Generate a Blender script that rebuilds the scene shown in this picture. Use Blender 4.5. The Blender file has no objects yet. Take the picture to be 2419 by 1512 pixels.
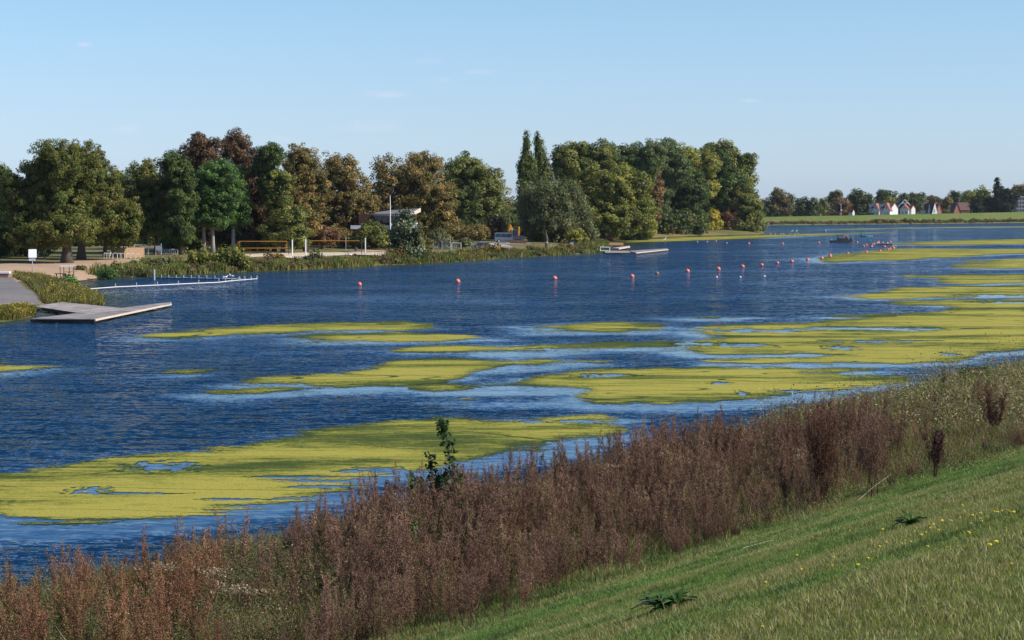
import bpy, bmesh, math, random
import numpy as np
from mathutils import Vector, Matrix

C = bpy.context.scene.collection
sc = bpy.context.scene
R = math.radians
rng = np.random.default_rng(7)
random.seed(7)

# ------------------------------------------------------------------ camera
F = 70 / 36 * 2419          # focal length in units of a 2419 px wide frame
CAMZ = 8.0
PITCH = math.atan((756 - 487) / F)
cam = bpy.data.cameras.new('camera'); cam.lens = 70; cam.sensor_width = 36
cam.clip_start = 0.5; cam.clip_end = 20000
camo = bpy.data.objects.new('camera', cam); C.objects.link(camo)
camo.location = (0, 0, CAMZ); camo.rotation_euler = (R(90) - PITCH, 0, 0)
sc.camera = camo
sc.render.resolution_x = 1024; sc.render.resolution_y = 640
# ------------------------------------------------------------------ light
SUN_AZ, SUN_EL = R(104), R(38)
sc.view_settings.view_transform = 'Standard'; sc.view_settings.look = 'None'
sc.view_settings.exposure = 0.3; sc.view_settings.gamma = 1
w = bpy.data.worlds.new("World"); sc.world = w; w.use_nodes = True
wn = w.node_tree.nodes; wl = w.node_tree.links
bg = wn['Background']
sky = wn.new('ShaderNodeTexSky'); sky.sky_type = 'NISHITA'; sky.sun_disc = False
sky.sun_elevation = SUN_EL; sky.sun_rotation = SUN_AZ
sky.altitude = 0; sky.air_density = 1.0; sky.dust_density = 0.3; sky.ozone_density = 2.5
bg.inputs['Strength'].default_value = 0.108
def wmath(op, a, b=None):
    n = wn.new('ShaderNodeMath'); n.operation = op
    for i, v in enumerate((a, b)):
        if v is None: continue
        if isinstance(v, (int, float)): n.inputs[i].default_value = v
        else: wl.new(v, n.inputs[i])
    return n.outputs[0]
tc = wn.new('ShaderNodeTexCoord'); sp = wn.new('ShaderNodeSeparateXYZ'); wl.new(tc.outputs['Generated'], sp.inputs[0])
ysafe = wmath('MAXIMUM', sp.outputs[1], 0.05)
ax = wmath('DIVIDE', sp.outputs[0], ysafe); el = wmath('DIVIDE', sp.outputs[2], ysafe)
mask = None
for (u, v, ww, hh) in [(905,223,75,13),(865,300,95,17),(1015,147,38,9),(1033,191,45,7),(1135,172,42,8),(305,306,40,12),(1770,240,32,6),(655,330,50,10),(205,108,26,7),(1075,78,30,6),(1510,254,26,5)]:
    da = wmath('DIVIDE', wmath('SUBTRACT', ax, (u - 1209.5) / F), ww / F)
    db = wmath('DIVIDE', wmath('SUBTRACT', el, (487 - v) / F), hh / F)
    m = wmath('MAXIMUM', wmath('SUBTRACT', 1.0, wmath('ADD', wmath('MULTIPLY', da, da), wmath('MULTIPLY', db, db))), 0.0)
    mask = m if mask is None else wmath('MAXIMUM', mask, m)
cn = wn.new('ShaderNodeTexNoise'); cn.inputs['Scale'].default_value = 60; cn.inputs['Detail'].default_value = 5
cmap = wn.new('ShaderNodeMapping'); cmap.inputs['Scale'].default_value = (1, 1, 4)
wl.new(tc.outputs['Generated'], cmap.inputs[0]); wl.new(cmap.outputs[0], cn.inputs['Vector'])
cm = wmath('MULTIPLY', mask, wmath('MAXIMUM', wmath('MULTIPLY', wmath('SUBTRACT', cn.outputs[0], 0.36), 2.6), 0.0))
# the air is clearer overhead: real sky colour deepens with elevation
eln = wmath('MULTIPLY', sp.outputs[2], 1.0)
ramp = wn.new('ShaderNodeValToRGB'); wl.new(eln, ramp.inputs[0])
SKYRAMP = [(0.0, (0.70, 0.91, 1.48)), (0.042, (0.75, 0.88, 1.23)), (0.105, (0.80, 0.94, 1.10)), (0.25, (0.42, 0.69, 1.08)), (0.6, (0.36, 0.60, 1.02))]
while len(ramp.color_ramp.elements) < len(SKYRAMP): ramp.color_ramp.elements.new(0.5)
for e, (p, c) in zip(ramp.color_ramp.elements, SKYRAMP): e.position = p; e.color = (*c, 1)
mul = wn.new('ShaderNodeMixRGB'); mul.blend_type = 'MULTIPLY'; mul.inputs[0].default_value = 1
wl.new(sky.outputs[0], mul.inputs[1]); wl.new(ramp.outputs[0], mul.inputs[2])
cmx = wn.new('ShaderNodeMixRGB'); cmx.inputs[2].default_value = (5.6, 5.9, 7.2, 1)
cms = wmath('MULTIPLY', cm, 0.55)
wl.new(cms, cmx.inputs[0]); wl.new(mul.outputs[0], cmx.inputs[1]); wl.new(cmx.outputs[0], bg.inputs[0])

sl = bpy.data.lights.new('sun', 'SUN'); sl.energy = 4.8; sl.angle = R(0.5); sl.color = (1.0, 0.94, 0.83)
so = bpy.data.objects.new('sun', sl); C.objects.link(so)
sdir = Vector((math.sin(SUN_AZ) * math.cos(SUN_EL), math.cos(SUN_AZ) * math.cos(SUN_EL), math.sin(SUN_EL)))
so.rotation_euler = sdir.to_track_quat('Z', 'Y').to_euler()

# ------------------------------------------------------------------ helpers
def P(u, v, z=0.0):
    """point of height z seen at (u,v) of a 2419x1512 frame"""
    a = (np.asarray(u, float) - 1209.5) / F; b = (756 - np.asarray(v, float)) / F
    dy = math.cos(PITCH) + b * math.sin(PITCH); dz = -math.sin(PITCH) + b * math.cos(PITCH)
    t = (np.asarray(z, float) - CAMZ) / dz
    return np.stack([a * t, dy * t, np.broadcast_to(z, np.shape(a * t)).astype(float)], -1)
def at(u, v, Y):
    """point at depth Y seen at (u,v)"""
    a = (u - 1209.5) / F; b = (756 - v) / F
    dy = math.cos(PITCH) + b * math.sin(PITCH); dz = -math.sin(PITCH) + b * math.cos(PITCH)
    t = Y / dy
    return Vector((a * t, Y, CAMZ + dz * t))

def vnoise(x, y, seed=0):
    xi = np.floor(x).astype(np.int64); yi = np.floor(y).astype(np.int64); xf = x - xi; yf = y - yi
    def h(a, b):
        n = (a * 374761393 + b * 668265263 + seed * 974711) & 0x7fffffff
        n = ((n ^ (n >> 13)) * 1274126177) & 0x7fffffff
        return ((n ^ (n >> 16)) & 0xffff) / 65535.0
    sx = xf * xf * (3 - 2 * xf); sy = yf * yf * (3 - 2 * yf)
    return (h(xi, yi) * (1 - sx) + h(xi + 1, yi) * sx) * (1 - sy) + (h(xi, yi + 1) * (1 - sx) + h(xi + 1, yi + 1) * sx) * sy
def fbm(x, y, seed=0, octv=4):
    s = 0; a = 0.5; tot = 0
    for i in range(octv):
        s = s + a * vnoise(x * 2 ** i, y * 2 ** i, seed + i); tot += a; a *= 0.55
    return s / tot - 0.5

def sdist(px, py, poly):
    """signed distance to a polygon, positive inside"""
    poly = np.asarray(poly, float)[:, :2]; d = np.full(px.shape, 1e18); ins = np.zeros(px.shape, bool)
    for i in range(len(poly)):
        ax_, ay = poly[i]; bx, by = poly[(i + 1) % len(poly)]
        ex, ey = bx - ax_, by - ay; L = ex * ex + ey * ey + 1e-12
        t = np.clip(((px - ax_) * ex + (py - ay) * ey) / L, 0, 1)
        d = np.minimum(d, (px - ax_ - t * ex) ** 2 + (py - ay - t * ey) ** 2)
        c = ((ay > py) != (by > py))
        with np.errstate(divide='ignore', invalid='ignore'):
            ins ^= c & (px < ex * (py - ay) / (ey if ey != 0 else 1e-12) + ax_)
    return np.where(ins, 1, -1) * np.sqrt(d)

def tag(o, label=None, cat=None, group=None, kind=None):
    if label: o['label'] = label
    if cat: o['category'] = cat
    if group: o['group'] = group
    if kind: o['kind'] = kind
    return o
def thing(name, loc, label, cat, group=None, rz=0):
    o = bpy.data.objects.new(name, None); C.objects.link(o); o.location = loc; o.rotation_euler = (0, 0, rz)
    o.empty_display_size = 0.2
    return tag(o, label, cat, group)
def np_mesh(name, V, Fc, mat, parent=None, attrs=None, col=None, smooth=False):
    """V (n,3), Fc (m,k) arrays -> mesh object"""
    me = bpy.data.meshes.new(name); V = np.ascontiguousarray(V, np.float32); Fc = np.ascontiguousarray(Fc, np.int32)
    me.vertices.add(len(V)); me.vertices.foreach_set('co', V.ravel())
    k = Fc.shape[1]; me.loops.add(Fc.size); me.loops.foreach_set('vertex_index', Fc.ravel())
    me.polygons.add(len(Fc)); me.polygons.foreach_set('loop_start', np.arange(0, Fc.size, k, dtype=np.int32))
    if smooth: me.polygons.foreach_set('use_smooth', np.ones(len(Fc), bool))
    me.update(calc_edges=True)
    if col is not None:
        a = me.attributes.new('Col', 'FLOAT_COLOR', 'POINT')
        c4 = np.ones((len(V), 4), np.float32); c4[:, :3] = col; a.data.foreach_set('color', c4.ravel())
    for n_, v_ in (attrs or {}).items():
        a = me.attributes.new(n_, 'FLOAT', 'POINT'); a.data.foreach_set('value', np.ascontiguousarray(v_, np.float32))
    me.materials.append(mat)
    o = bpy.data.objects.new(name, me); C.objects.link(o); o.parent = parent
    return o
class MB:
    """collects simple solids into one mesh"""
    def __init__(s): s.v = []; s.f = []
    def add(s, vs, fs):
        b = len(s.v); s.v += [tuple(v) for v in vs]; s.f += [tuple(b + i for i in f) for f in fs]; return s
    def box(s, c, d, rz=0, m=None):
        x, y, z = d[0] / 2, d[1] / 2, d[2] / 2; ca, sa = math.cos(rz), math.sin(rz)
        vs = [(c[0] + a * x * ca - b * y * sa, c[1] + a * x * sa + b * y * ca, c[2] + k * z) for k in (-1, 1) for a, b in ((-1, -1), (1, -1), (1, 1), (-1, 1))]
        if m is not None: vs = [m @ Vector(v) for v in vs]
        return s.add(vs, [(3, 2, 1, 0), (4, 5, 6, 7), (0, 1, 5, 4), (1, 2, 6, 5), (2, 3, 7, 6), (3, 0, 4, 7)])
    def tube(s, pts, rad, n=6, cap=True):
        pts = [Vector(p) for p in pts]
        if isinstance(rad, (int, float)): rad = [rad] * len(pts)
        vs = []; fs = []
        for i, p in enumerate(pts):
            d = (pts[min(i + 1, len(pts) - 1)] - pts[max(i - 1, 0)]).normalized()
            a = d.orthogonal().normalized() if abs(d.z) < .9 else d.cross(Vector((1, 0, 0))).normalized(); b = d.cross(a)
            for k in range(n):
                t = 2 * math.pi * k / n; vs.append(p + (a * math.cos(t) + b * math.sin(t)) * rad[i])
        for i in range(len(pts) - 1):
            for k in range(n): fs.append((i * n + k, i * n + (k + 1) % n, (i + 1) * n + (k + 1) % n, (i + 1) * n + k))
        if cap: fs.append(tuple(range(n - 1, -1, -1))); fs.append(tuple((len(pts) - 1) * n + k for k in range(n)))
        return s.add(vs, fs)
    def sphere(s, c, r, n=12, m=8, sq=(1, 1, 1)):
        vs = [(c[0], c[1], c[2] - r * sq[2])]; fs = []
        for i in range(1, m):
            t = math.pi * i / m
            for k in range(n):
                p = 2 * math.pi * k / n; vs.append((c[0] + r * sq[0] * math.sin(t) * math.cos(p), c[1] + r * sq[1] * math.sin(t) * math.sin(p), c[2] - r * sq[2] * math.cos(t)))
        vs.append((c[0], c[1], c[2] + r * sq[2])); L = len(vs) - 1
        for k in range(n): fs.append((0, 1 + (k + 1) % n, 1 + k)); fs.append((L, L - n + k, L - n + (k + 1) % n))
        for i in range(m - 2):
            for k in range(n): a = 1 + i * n; fs.append((a + k, a + (k + 1) % n, a + n + (k + 1) % n, a + n + k))
        return s.add(vs, fs)
    def prism(s, poly, axis, t0, t1, m=None):
        """poly of 2-D points extruded along axis 'x'|'y'|'z'"""
        def mk(p, t): return {'x': (t, p[0], p[1]), 'y': (p[0], t, p[1]), 'z': (p[0], p[1], t)}[axis]
        n = len(poly); vs = [mk(p, t0) for p in poly] + [mk(p, t1) for p in poly]
        if m is not None: vs = [m @ Vector(v) for v in vs]
        return s.add(vs, [tuple(range(n - 1, -1, -1)), tuple(range(n, 2 * n))] + [(i, (i + 1) % n, n + (i + 1) % n, n + i) for i in range(n)])
    def build(s, name, mat, parent=None, smooth=False, bevel=0):
        me = bpy.data.meshes.new(name); me.from_pydata(s.v, [], s.f)
        bm = bmesh.new(); bm.from_mesh(me); bmesh.ops.recalc_face_normals(bm, faces=bm.faces)
        if bevel: bmesh.ops.bevel(bm, geom=list(bm.edges), offset=bevel, segments=2, affect='EDGES')
        bm.to_mesh(me); bm.free()
        me.materials.append(mat)
        if smooth:
            for p in me.polygons: p.use_smooth = True
        o = bpy.data.objects.new(name, me); C.objects.link(o); o.parent = parent
        return o

# ------------------------------------------------------------------ materials
def newmat(name):
    m = bpy.data.materials.new(name); m.use_nodes = True; return m, m.node_tree.nodes, m.node_tree.links
def simple(name, col, rough=0.6, var=0.12, scale=3.0, metal=0, stretch=(1, 1, 1), bump=0.0, col2=None, spec=0.4):
    m, n, l = newmat(name); b = n['Principled BSDF']
    b.inputs['Roughness'].default_value = rough; b.inputs['Metallic'].default_value = metal; b.inputs['Specular IOR Level'].default_value = spec
    t = n.new('ShaderNodeTexCoord'); mp = n.new('ShaderNodeMapping'); mp.inputs['Scale'].default_value = stretch
    no = n.new('ShaderNodeTexNoise'); no.inputs['Scale'].default_value = scale; no.inputs['Detail'].default_value = 6; no.inputs['Roughness'].default_value = 0.65
    l.new(t.outputs['Object'], mp.inputs[0]); l.new(mp.outputs[0], no.inputs['Vector'])
    r = n.new('ShaderNodeValToRGB'); r.color_ramp.elements[0].position = 0.3; r.color_ramp.elements[1].position = 0.7
    c0 = [c * (1 - var) for c in col]; c1 = [min(1, c * (1 + var)) for c in col] if col2 is None else col2
    r.color_ramp.elements[0].color = (*c0, 1); r.color_ramp.elements[1].color = (*c1, 1)
    l.new(no.outputs[0], r.inputs[0]); l.new(r.outputs[0], b.inputs['Base Color'])
    if bump:
        bp = n.new('ShaderNodeBump'); bp.inputs['Strength'].default_value = 0.6; bp.inputs['Distance'].default_value = bump
        l.new(no.outputs[0], bp.inputs['Height']); l.new(bp.outputs[0], b.inputs['Normal'])
    return m
def leafmat(name, transl=0.3, rough=0.55, spec=0.25):
    m, n, l = newmat(name); b = n['Principled BSDF']; out = n['Material Output']
    a = n.new('ShaderNodeAttribute'); a.attribute_name = 'Col'
    l.new(a.outputs['Color'], b.inputs['Base Color']); b.inputs['Roughness'].default_value = rough; b.inputs['Specular IOR Level'].default_value = spec
    t = n.new('ShaderNodeBsdfTranslucent'); g = n.new('ShaderNodeMixRGB'); g.blend_type = 'MULTIPLY'; g.inputs[0].default_value = 1; g.inputs[2].default_value = (1.2, 1.15, 0.5, 1)
    l.new(a.outputs['Color'], g.inputs[1]); l.new(g.outputs[0], t.inputs[0])
    mx = n.new('ShaderNodeMixShader'); mx.inputs[0].default_value = transl
    l.new(b.outputs[0], mx.inputs[1]); l.new(t.outputs[0], mx.inputs[2]); l.new(mx.outputs[0], out.inputs[0])
    return m
M = {}
M['leaf'] = leafmat('foliage'); M['blade'] = leafmat('grass_blade', 0.35, 0.5, 0.3); M['dry'] = leafmat('dry_stalk', 0.15, 0.8, 0.1)
M['bark'] = simple('bark', (0.11, 0.085, 0.065), 0.9, 0.35, 6, stretch=(3, 3, 0.6), bump=0.03)
M['palebark'] = simple('pale_bark', (0.30, 0.28, 0.25), 0.9, 0.3, 5, stretch=(3, 3, 0.6), bump=0.03)
M['wood'] = simple('grey_planks', (0.31, 0.27, 0.24), 0.85, 0.45, 0.9, stretch=(1, 1, 1))
M['palewood'] = simple('pale_timber', (0.62, 0.50, 0.38), 0.8, 0.15, 3)
M['darkwood'] = simple('dark_timber', (0.06, 0.05, 0.045), 0.85, 0.3, 3)
M['larch'] = simple('larch_boards', (0.46, 0.25, 0.12), 0.75, 0.25, 5, stretch=(9, 9, 0.4), col2=(0.66, 0.44, 0.26))
M['white'] = simple('white_paint', (0.80, 0.80, 0.79), 0.5, 0.05)
M['offwhite'] = simple('weathered_white', (0.66, 0.66, 0.66), 0.6, 0.12)
M['steel'] = simple('galvanised_steel', (0.42, 0.44, 0.46), 0.5, 0.15)
M['darksteel'] = simple('dark_steel', (0.06, 0.065, 0.075), 0.5, 0.2)
M['orange'] = simple('buoy_orange', (0.80, 0.20, 0.10), 0.45, 0.14, 5, spec=0.5)
M['dullorange'] = simple('algae_stained_buoy', (0.30, 0.13, 0.08), 0.7, 0.3, 6)
M['netorange'] = simple('orange_webbing', (0.62, 0.27, 0.03), 0.7, 0.1)
M['net'] = simple('dark_net', (0.03, 0.04, 0.03), 0.8, 0.1)
M['greennet'] = simple('green_net', (0.03, 0.16, 0.08), 0.7, 0.1)
M['roofdark'] = simple('roof_felt', (0.20, 0.19, 0.20), 0.8, 0.2, 2)
M['rooforange'] = simple('orange_tiles', (0.36, 0.13, 0.075), 0.8, 0.2, 2, stretch=(1, 1, 4))
M['roofbrown'] = simple('brown_tiles', (0.15, 0.08, 0.07), 0.8, 0.2, 2, stretch=(1, 1, 4))
M['roofslate'] = simple('slate', (0.05, 0.055, 0.07), 0.7, 0.2, 2)
M['render'] = simple('white_render', (0.66, 0.65, 0.62), 0.8, 0.05)
M['brick'] = simple('brick', (0.32, 0.13, 0.08), 0.85, 0.25, 8)
M['glass'] = simple('window_glass', (0.03, 0.04, 0.06), 0.08, 0.1, spec=0.8)
M['redwood'] = simple('red_brown_cladding', (0.075, 0.03, 0.022), 0.8, 0.2)
M['machine'] = simple('excavator_orange', (0.82, 0.36, 0.04), 0.5, 0.12)
M['silver'] = simple('silver_car_paint', (0.17, 0.20, 0.24), 0.25, 0.05, metal=0.4)
M['tyre'] = simple('rubber', (0.02, 0.02, 0.02), 0.8, 0.1)
M['rust'] = simple('rusty_steel', (0.16, 0.09, 0.05), 0.8, 0.3)
M['red'] = simple('red_paint', (0.62, 0.03, 0.03), 0.5, 0.1)
M['teal'] = simple('teal_paint', (0.05, 0.24, 0.26), 0.5, 0.1)
M['skin'] = simple('skin', (0.5, 0.3, 0.22), 0.6, 0.05)
M['hair'] = simple('hair', (0.05, 0.03, 0.02), 0.7, 0.1)
M['darkcloth'] = simple('dark_cloth', (0.03, 0.03, 0.045), 0.8, 0.1)
M['whitecloth'] = simple('white_cloth', (0.75, 0.75, 0.75), 0.8, 0.05)
M['redcloth'] = simple('red_cloth', (0.65, 0.04, 0.03), 0.7, 0.05)
M['feather'] = simple('white_feathers', (0.85, 0.85, 0.85), 0.7, 0.03)
M['greyfeather'] = simple('grey_feathers', (0.45, 0.46, 0.48), 0.7, 0.1)
M['yellow'] = simple('yellow_petals', (0.85, 0.62, 0.02), 0.6, 0.05)
M['concrete'] = simple('concrete', (0.42, 0.40, 0.38), 0.85, 0.15)
M['signblue'] = simple('sign_blue', (0.10, 0.25, 0.42), 0.5, 0.1)
M['tower'] = simple('tower_concrete', (0.36, 0.38, 0.44), 0.8, 0.05)
M['terr'] = None

def ground_mat(name, cols, scale, fine, attr=None, bump=0.02):
    """mix of three colours by two noises in world space"""
    m, n, l = newmat(name); b = n['Principled BSDF']; b.inputs['Roughness'].default_value = 0.95; b.inputs['Specular IOR Level'].default_value = 0.1
    t = n.new('ShaderNodeTexCoord')
    a = n.new('ShaderNodeTexNoise'); a.inputs['Scale'].default_value = scale; a.inputs['Detail'].default_value = 5
    f = n.new('ShaderNodeTexNoise'); f.inputs['Scale'].default_value = fine; f.inputs['Detail'].default_value = 4
    l.new(t.outputs['Object'], a.inputs['Vector']); l.new(t.outputs['Object'], f.inputs['Vector'])
    r1 = n.new('ShaderNodeValToRGB'); r1.color_ramp.elements[0].position = 0.38; r1.color_ramp.elements[1].position = 0.62
    r1.color_ramp.elements[0].color = (*cols[0], 1); r1.color_ramp.elements[1].color = (*cols[1], 1)
    l.new(a.outputs[0], r1.inputs[0])
    r2 = n.new('ShaderNodeValToRGB'); r2.color_ramp.elements[0].position = 0.5; r2.color_ramp.elements[1].position = 0.75
    r2.color_ramp.elements[0].color = (0, 0, 0, 1); r2.color_ramp.elements[1].color = (1, 1, 1, 1)
    l.new(f.outputs[0], r2.inputs[0])
    mx = n.new('ShaderNodeMixRGB'); l.new(r2.outputs[0], mx.inputs[0]); l.new(r1.outputs[0], mx.inputs[1]); mx.inputs[2].default_value = (*cols[2], 1)
    l.new(mx.outputs[0], b.inputs['Base Color'])
    bp = n.new('ShaderNodeBump'); bp.inputs['Strength'].default_value = 0.7; bp.inputs['Distance'].default_value = bump
    l.new(f.outputs[0], bp.inputs['Height']); l.new(bp.outputs[0], b.inputs['Normal'])
    return m
M['parkgrass'] = ground_mat('dry_park_grass', ((0.11, 0.125, 0.035), (0.20, 0.155, 0.065), (0.24, 0.17, 0.09)), 0.06, 0.7)
M['sand'] = ground_mat('beach_sand', ((0.44, 0.30, 0.19), (0.38, 0.255, 0.16), (0.50, 0.36, 0.24)), 0.12, 1.5)
M['court'] = ground_mat('pale_sand', ((0.60, 0.50, 0.36), (0.52, 0.43, 0.31), (0.66, 0.56, 0.42)), 0.2, 1.5)
M['path'] = ground_mat('worn_asphalt', ((0.17, 0.155, 0.145), (0.21, 0.195, 0.18), (0.15, 0.14, 0.13)), 0.2, 3)
M['gravel'] = ground_mat('gravel', ((0.34, 0.31, 0.29), (0.38, 0.35, 0.33), (0.30, 0.28, 0.27)), 0.2, 3)
M['lawn'] = ground_mat('lawn_soil', ((0.075, 0.145, 0.022), (0.13, 0.155, 0.035), (0.15, 0.14, 0.05)), 0.55, 5)
M['dikegrass'] = ground_mat('dike_grass', ((0.10, 0.155, 0.03), (0.145, 0.165, 0.045), (0.17, 0.165, 0.06)), 0.05, 0.4)
M['bed'] = ground_mat('lake_bed', ((0.05, 0.05, 0.04), (0.06, 0.06, 0.05), (0.07, 0.07, 0.06)), 0.2, 2)
# ================================================================== SETTING
def sheet_from(pts, z=0.0): return P([p[0] for p in pts], [p[1] for p in pts], z)
# ---- left land (traced shoreline, water level)
SHORE = [(-420,800),(-60,764),(0,761),(40,756),(75,748),(88,735),(110,724),(160,720),(205,729),(240,726),(248,716),(240,702),(213,690),(182,684),(172,676),(186,663),
 (232,655.5),(296,653.5),(350,655),(377,649),(430,648),(496,646),(590,642),(661,639),(700,638),(770,634),(839,630),(905,626),(960,624.5),(1040,620),(1121,616),(1186,609.5),(1260,606),(1330,602),(1410,598),
 (1424,594.5),(1436,588),(1441,582.5),(1430,577),(1415,573.5),(1432,570.5),(1478,567),(1554,560.7),(1620,558),(1706,555.5),(1785,554),(1806,551.5),(1800,547)]
sh = sheet_from(SHORE)[:, :2]
LAND = np.vstack([sh, [[60, 700], [20, 900], [-1500, 1500], [-1500, 60]]])
GX0, GX1, GY0, GY1, GS = -190.0, 90.0, 110.0, 660.0, 2.0
gx = np.arange(GX0, GX1 + .1, GS); gy = np.arange(GY0, GY1 + .1, GS)
GXm, GYm = np.meshgrid(gx, gy, indexing='ij')
GSD = sdist(GXm, GYm, LAND)
def prof(sd):
    return np.interp(sd, [-12, -2, 0, 1.5, 4, 10, 25, 60], [-2.0, -0.45, 0.0, 0.35, 0.7, 1.05, 1.3, 1.5])
GZ = prof(GSD) + 0.10 * fbm(GXm / 9, GYm / 9, 3) * np.clip(GSD / 6, 0, 1)
def tz(x, y):
    fx = np.clip((np.asarray(x, float) - GX0) / GS, 0, len(gx) - 1.001); fy = np.clip((np.asarray(y, float) - GY0) / GS, 0, len(gy) - 1.001)
    i = fx.astype(int); j = fy.astype(int); a = fx - i; b = fy - j
    return GZ[i, j] * (1 - a) * (1 - b) + GZ[i + 1, j] * a * (1 - b) + GZ[i, j + 1] * (1 - a) * b + GZ[i + 1, j + 1] * a * b
def G(u, v):
    """ground point on the left land seen at (u,v)"""
    z = 1.0
    for _ in range(12):
        p = P(u, v, z); z = 0.5 * z + 0.5 * float(tz(p[0], p[1]))
    return Vector((float(p[0]), float(p[1]), float(tz(p[0], p[1]))))
def grid_faces(ni, nj):
    i, j = np.meshgrid(np.arange(ni - 1), np.arange(nj - 1), indexing='ij'); a = (i * nj + j).ravel()
    return np.stack([a, a + nj, a + nj + 1, a + 1], -1)
V = np.stack([GXm.ravel(), GYm.ravel(), GZ.ravel()], -1); Fq = grid_faces(len(gx), len(gy))
keep = (GZ.ravel()[Fq] > -1.9).any(1)
tag(np_mesh('park_ground', V, Fq[keep], M['parkgrass'], smooth=True), kind='structure')
# land beyond the grid
farV = [(-1500, 60, 1.45), (-189.5, 60, 1.45), (-189.5, 659, 1.45), (-1500, 659, 1.45), (-1500, 659, 1.45), (25, 659, 1.45), (15, 900, 1.45), (-1500, 1500, 1.45)]
tag(np_mesh('back_meadow', np.array(farV), np.array([[0, 1, 2, 3], [4, 5, 6, 7]]), M['parkgrass']), kind='structure')
# lake bed and horizon ground in one sheet
tag(np_mesh('lake_bed', np.array([(-6000, -200, -2.2), (6000, -200, -2.2), (6000, 12000, -2.2), (-6000, 12000, -2.2)]), np.array([[0, 1, 2, 3]]), M['bed']), kind='structure')

def drape(name, poly_xy, mat, dz=0.04, step=1.0, kind='structure', fz=tz):
    poly_xy = np.asarray(poly_xy)[:, :2]; x0, y0 = poly_xy.min(0) - step; x1, y1 = poly_xy.max(0) + step
    xs = np.arange(x0, x1 + step, step); ys = np.arange(y0, y1 + step, step); X, Y = np.meshgrid(xs, ys, indexing='ij')
    sd = sdist(X, Y, poly_xy) + 0.35 * fbm(X / 1.7, Y / 1.7, 11)
    # pull boundary vertices onto the outline
    gxs, gys = np.gradient(sd, step, step); g2 = gxs ** 2 + gys ** 2 + 1e-6
    mv = (np.abs(sd) < step * .8); X = np.where(mv, X - gxs / g2 * sd * .9, X); Y = np.where(mv, Y - gys / g2 * sd * .9, Y)
    Z = fz(X, Y) + dz; V = np.stack([X.ravel(), Y.ravel(), Z.ravel()], -1); Fq = grid_faces(len(xs), len(ys))
    k = (sd.ravel()[Fq] > -step * .8).all(1)
    return tag(np_mesh(name, V, Fq[k], mat, smooth=True), kind=kind)
def GP(pts): return np.array([G(u, v)[:2] for u, v in pts])
drape('beach_sand', GP([(30,668),(70,660),(150,669),(186,664),(232,656.5),(255,655),(262,646),(240,640),(270,628),(330,617),(330,611),(200,617),(60,622),(-60,626),(-60,650),(20,655)]), M['sand'], 0.05)
drape('volleyball_sand', GP([(572,602),(640,598.5),(760,597),(870,597),(922,594),(936,600),(925,609),(905,611),(868,603),(800,604),(720,608.5),(690,611),(655,606),(600,608)]), M['court'], 0.05, 1.5)
drape('path', GP([(-60,650),(8,652),(30,657),(60,684),(93,713),(97,721),(0,727),(-60,731)]), M['path'], 0.06, 1.0)
drape('gravel_track', GP([(1150,574.5),(1188,573),(1197,578),(1207,583.5),(1204,587),(1188,588),(1160,582)]), M['gravel'], 0.06, 2.0)
drape('bare_bank', GP([(835,615),(880,612),(908,618),(912,624),(875,626),(850,627)]), M['sand'], 0.05, 1.0)
drape('shaded_court_edge', GP([(810,597),(905,589.5),(935,592),(860,596.5)]), M['sand'], 0.04, 1.5)

# ---- far dike
fe = [P(1560, 534.5, 0), P(1800, 532.2, 0), P(2110, 529.5, 0), P(2419, 526.4, 0), P(2700, 523.8, 0)]
crv = [514, 512.6, 507, 500.8, 497.5]
rows = [[] for _ in range(6)]
for i, p in enumerate(fe):
    p = np.array(p); Yc = p[1] + 17; u = (p[0] / p[1]) * F
    zc = CAMZ - (crv[i] - 487) * Yc / F; k = Yc / p[1]
    c = np.array([p[0] * k, Yc, zc])
    rows[0].append(p + [0, -4, -1.0]); rows[1].append(p + [0, 0, 0.35]); rows[2].append(p * (1, 1, 0) + [0.2, 3, 0.9]); rows[3].append(c)
    rows[4].append(c + [0.8, 4, 0.0]); rows[5].append(c + [2, 12, -1.6])
rows.append([r + np.array([150, 900, 0]) for r in rows[5]])
def dike_crest(u):
    us = [(r[0] / r[1]) * F + 1209.5 for r in rows[3]]
    return Vector([float(np.interp(u, us, [r[k] for r in rows[3]])) for k in range(3)])
sub = 40; Vd = []
for r in rows:
    r = np.array(r); t = np.linspace(0, len(r) - 1, sub); Vd.append(np.stack([np.interp(t, range(len(r)), r[:, k]) for k in range(3)], -1))
Vd = np.array(Vd); tag(np_mesh('far_dike', Vd.reshape(-1, 3), grid_faces(len(rows), sub), M['dikegrass'], smooth=True), kind='structure')
tag(np_mesh('far_plain', np.array([(-1500, 1140, 1.2), (3500, 1140, 1.2), (5000, 9000, 1.2), (-4000, 9000, 1.2)]), np.array([[0, 1, 2, 3]]), M['dikegrass']), kind='structure')

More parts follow.
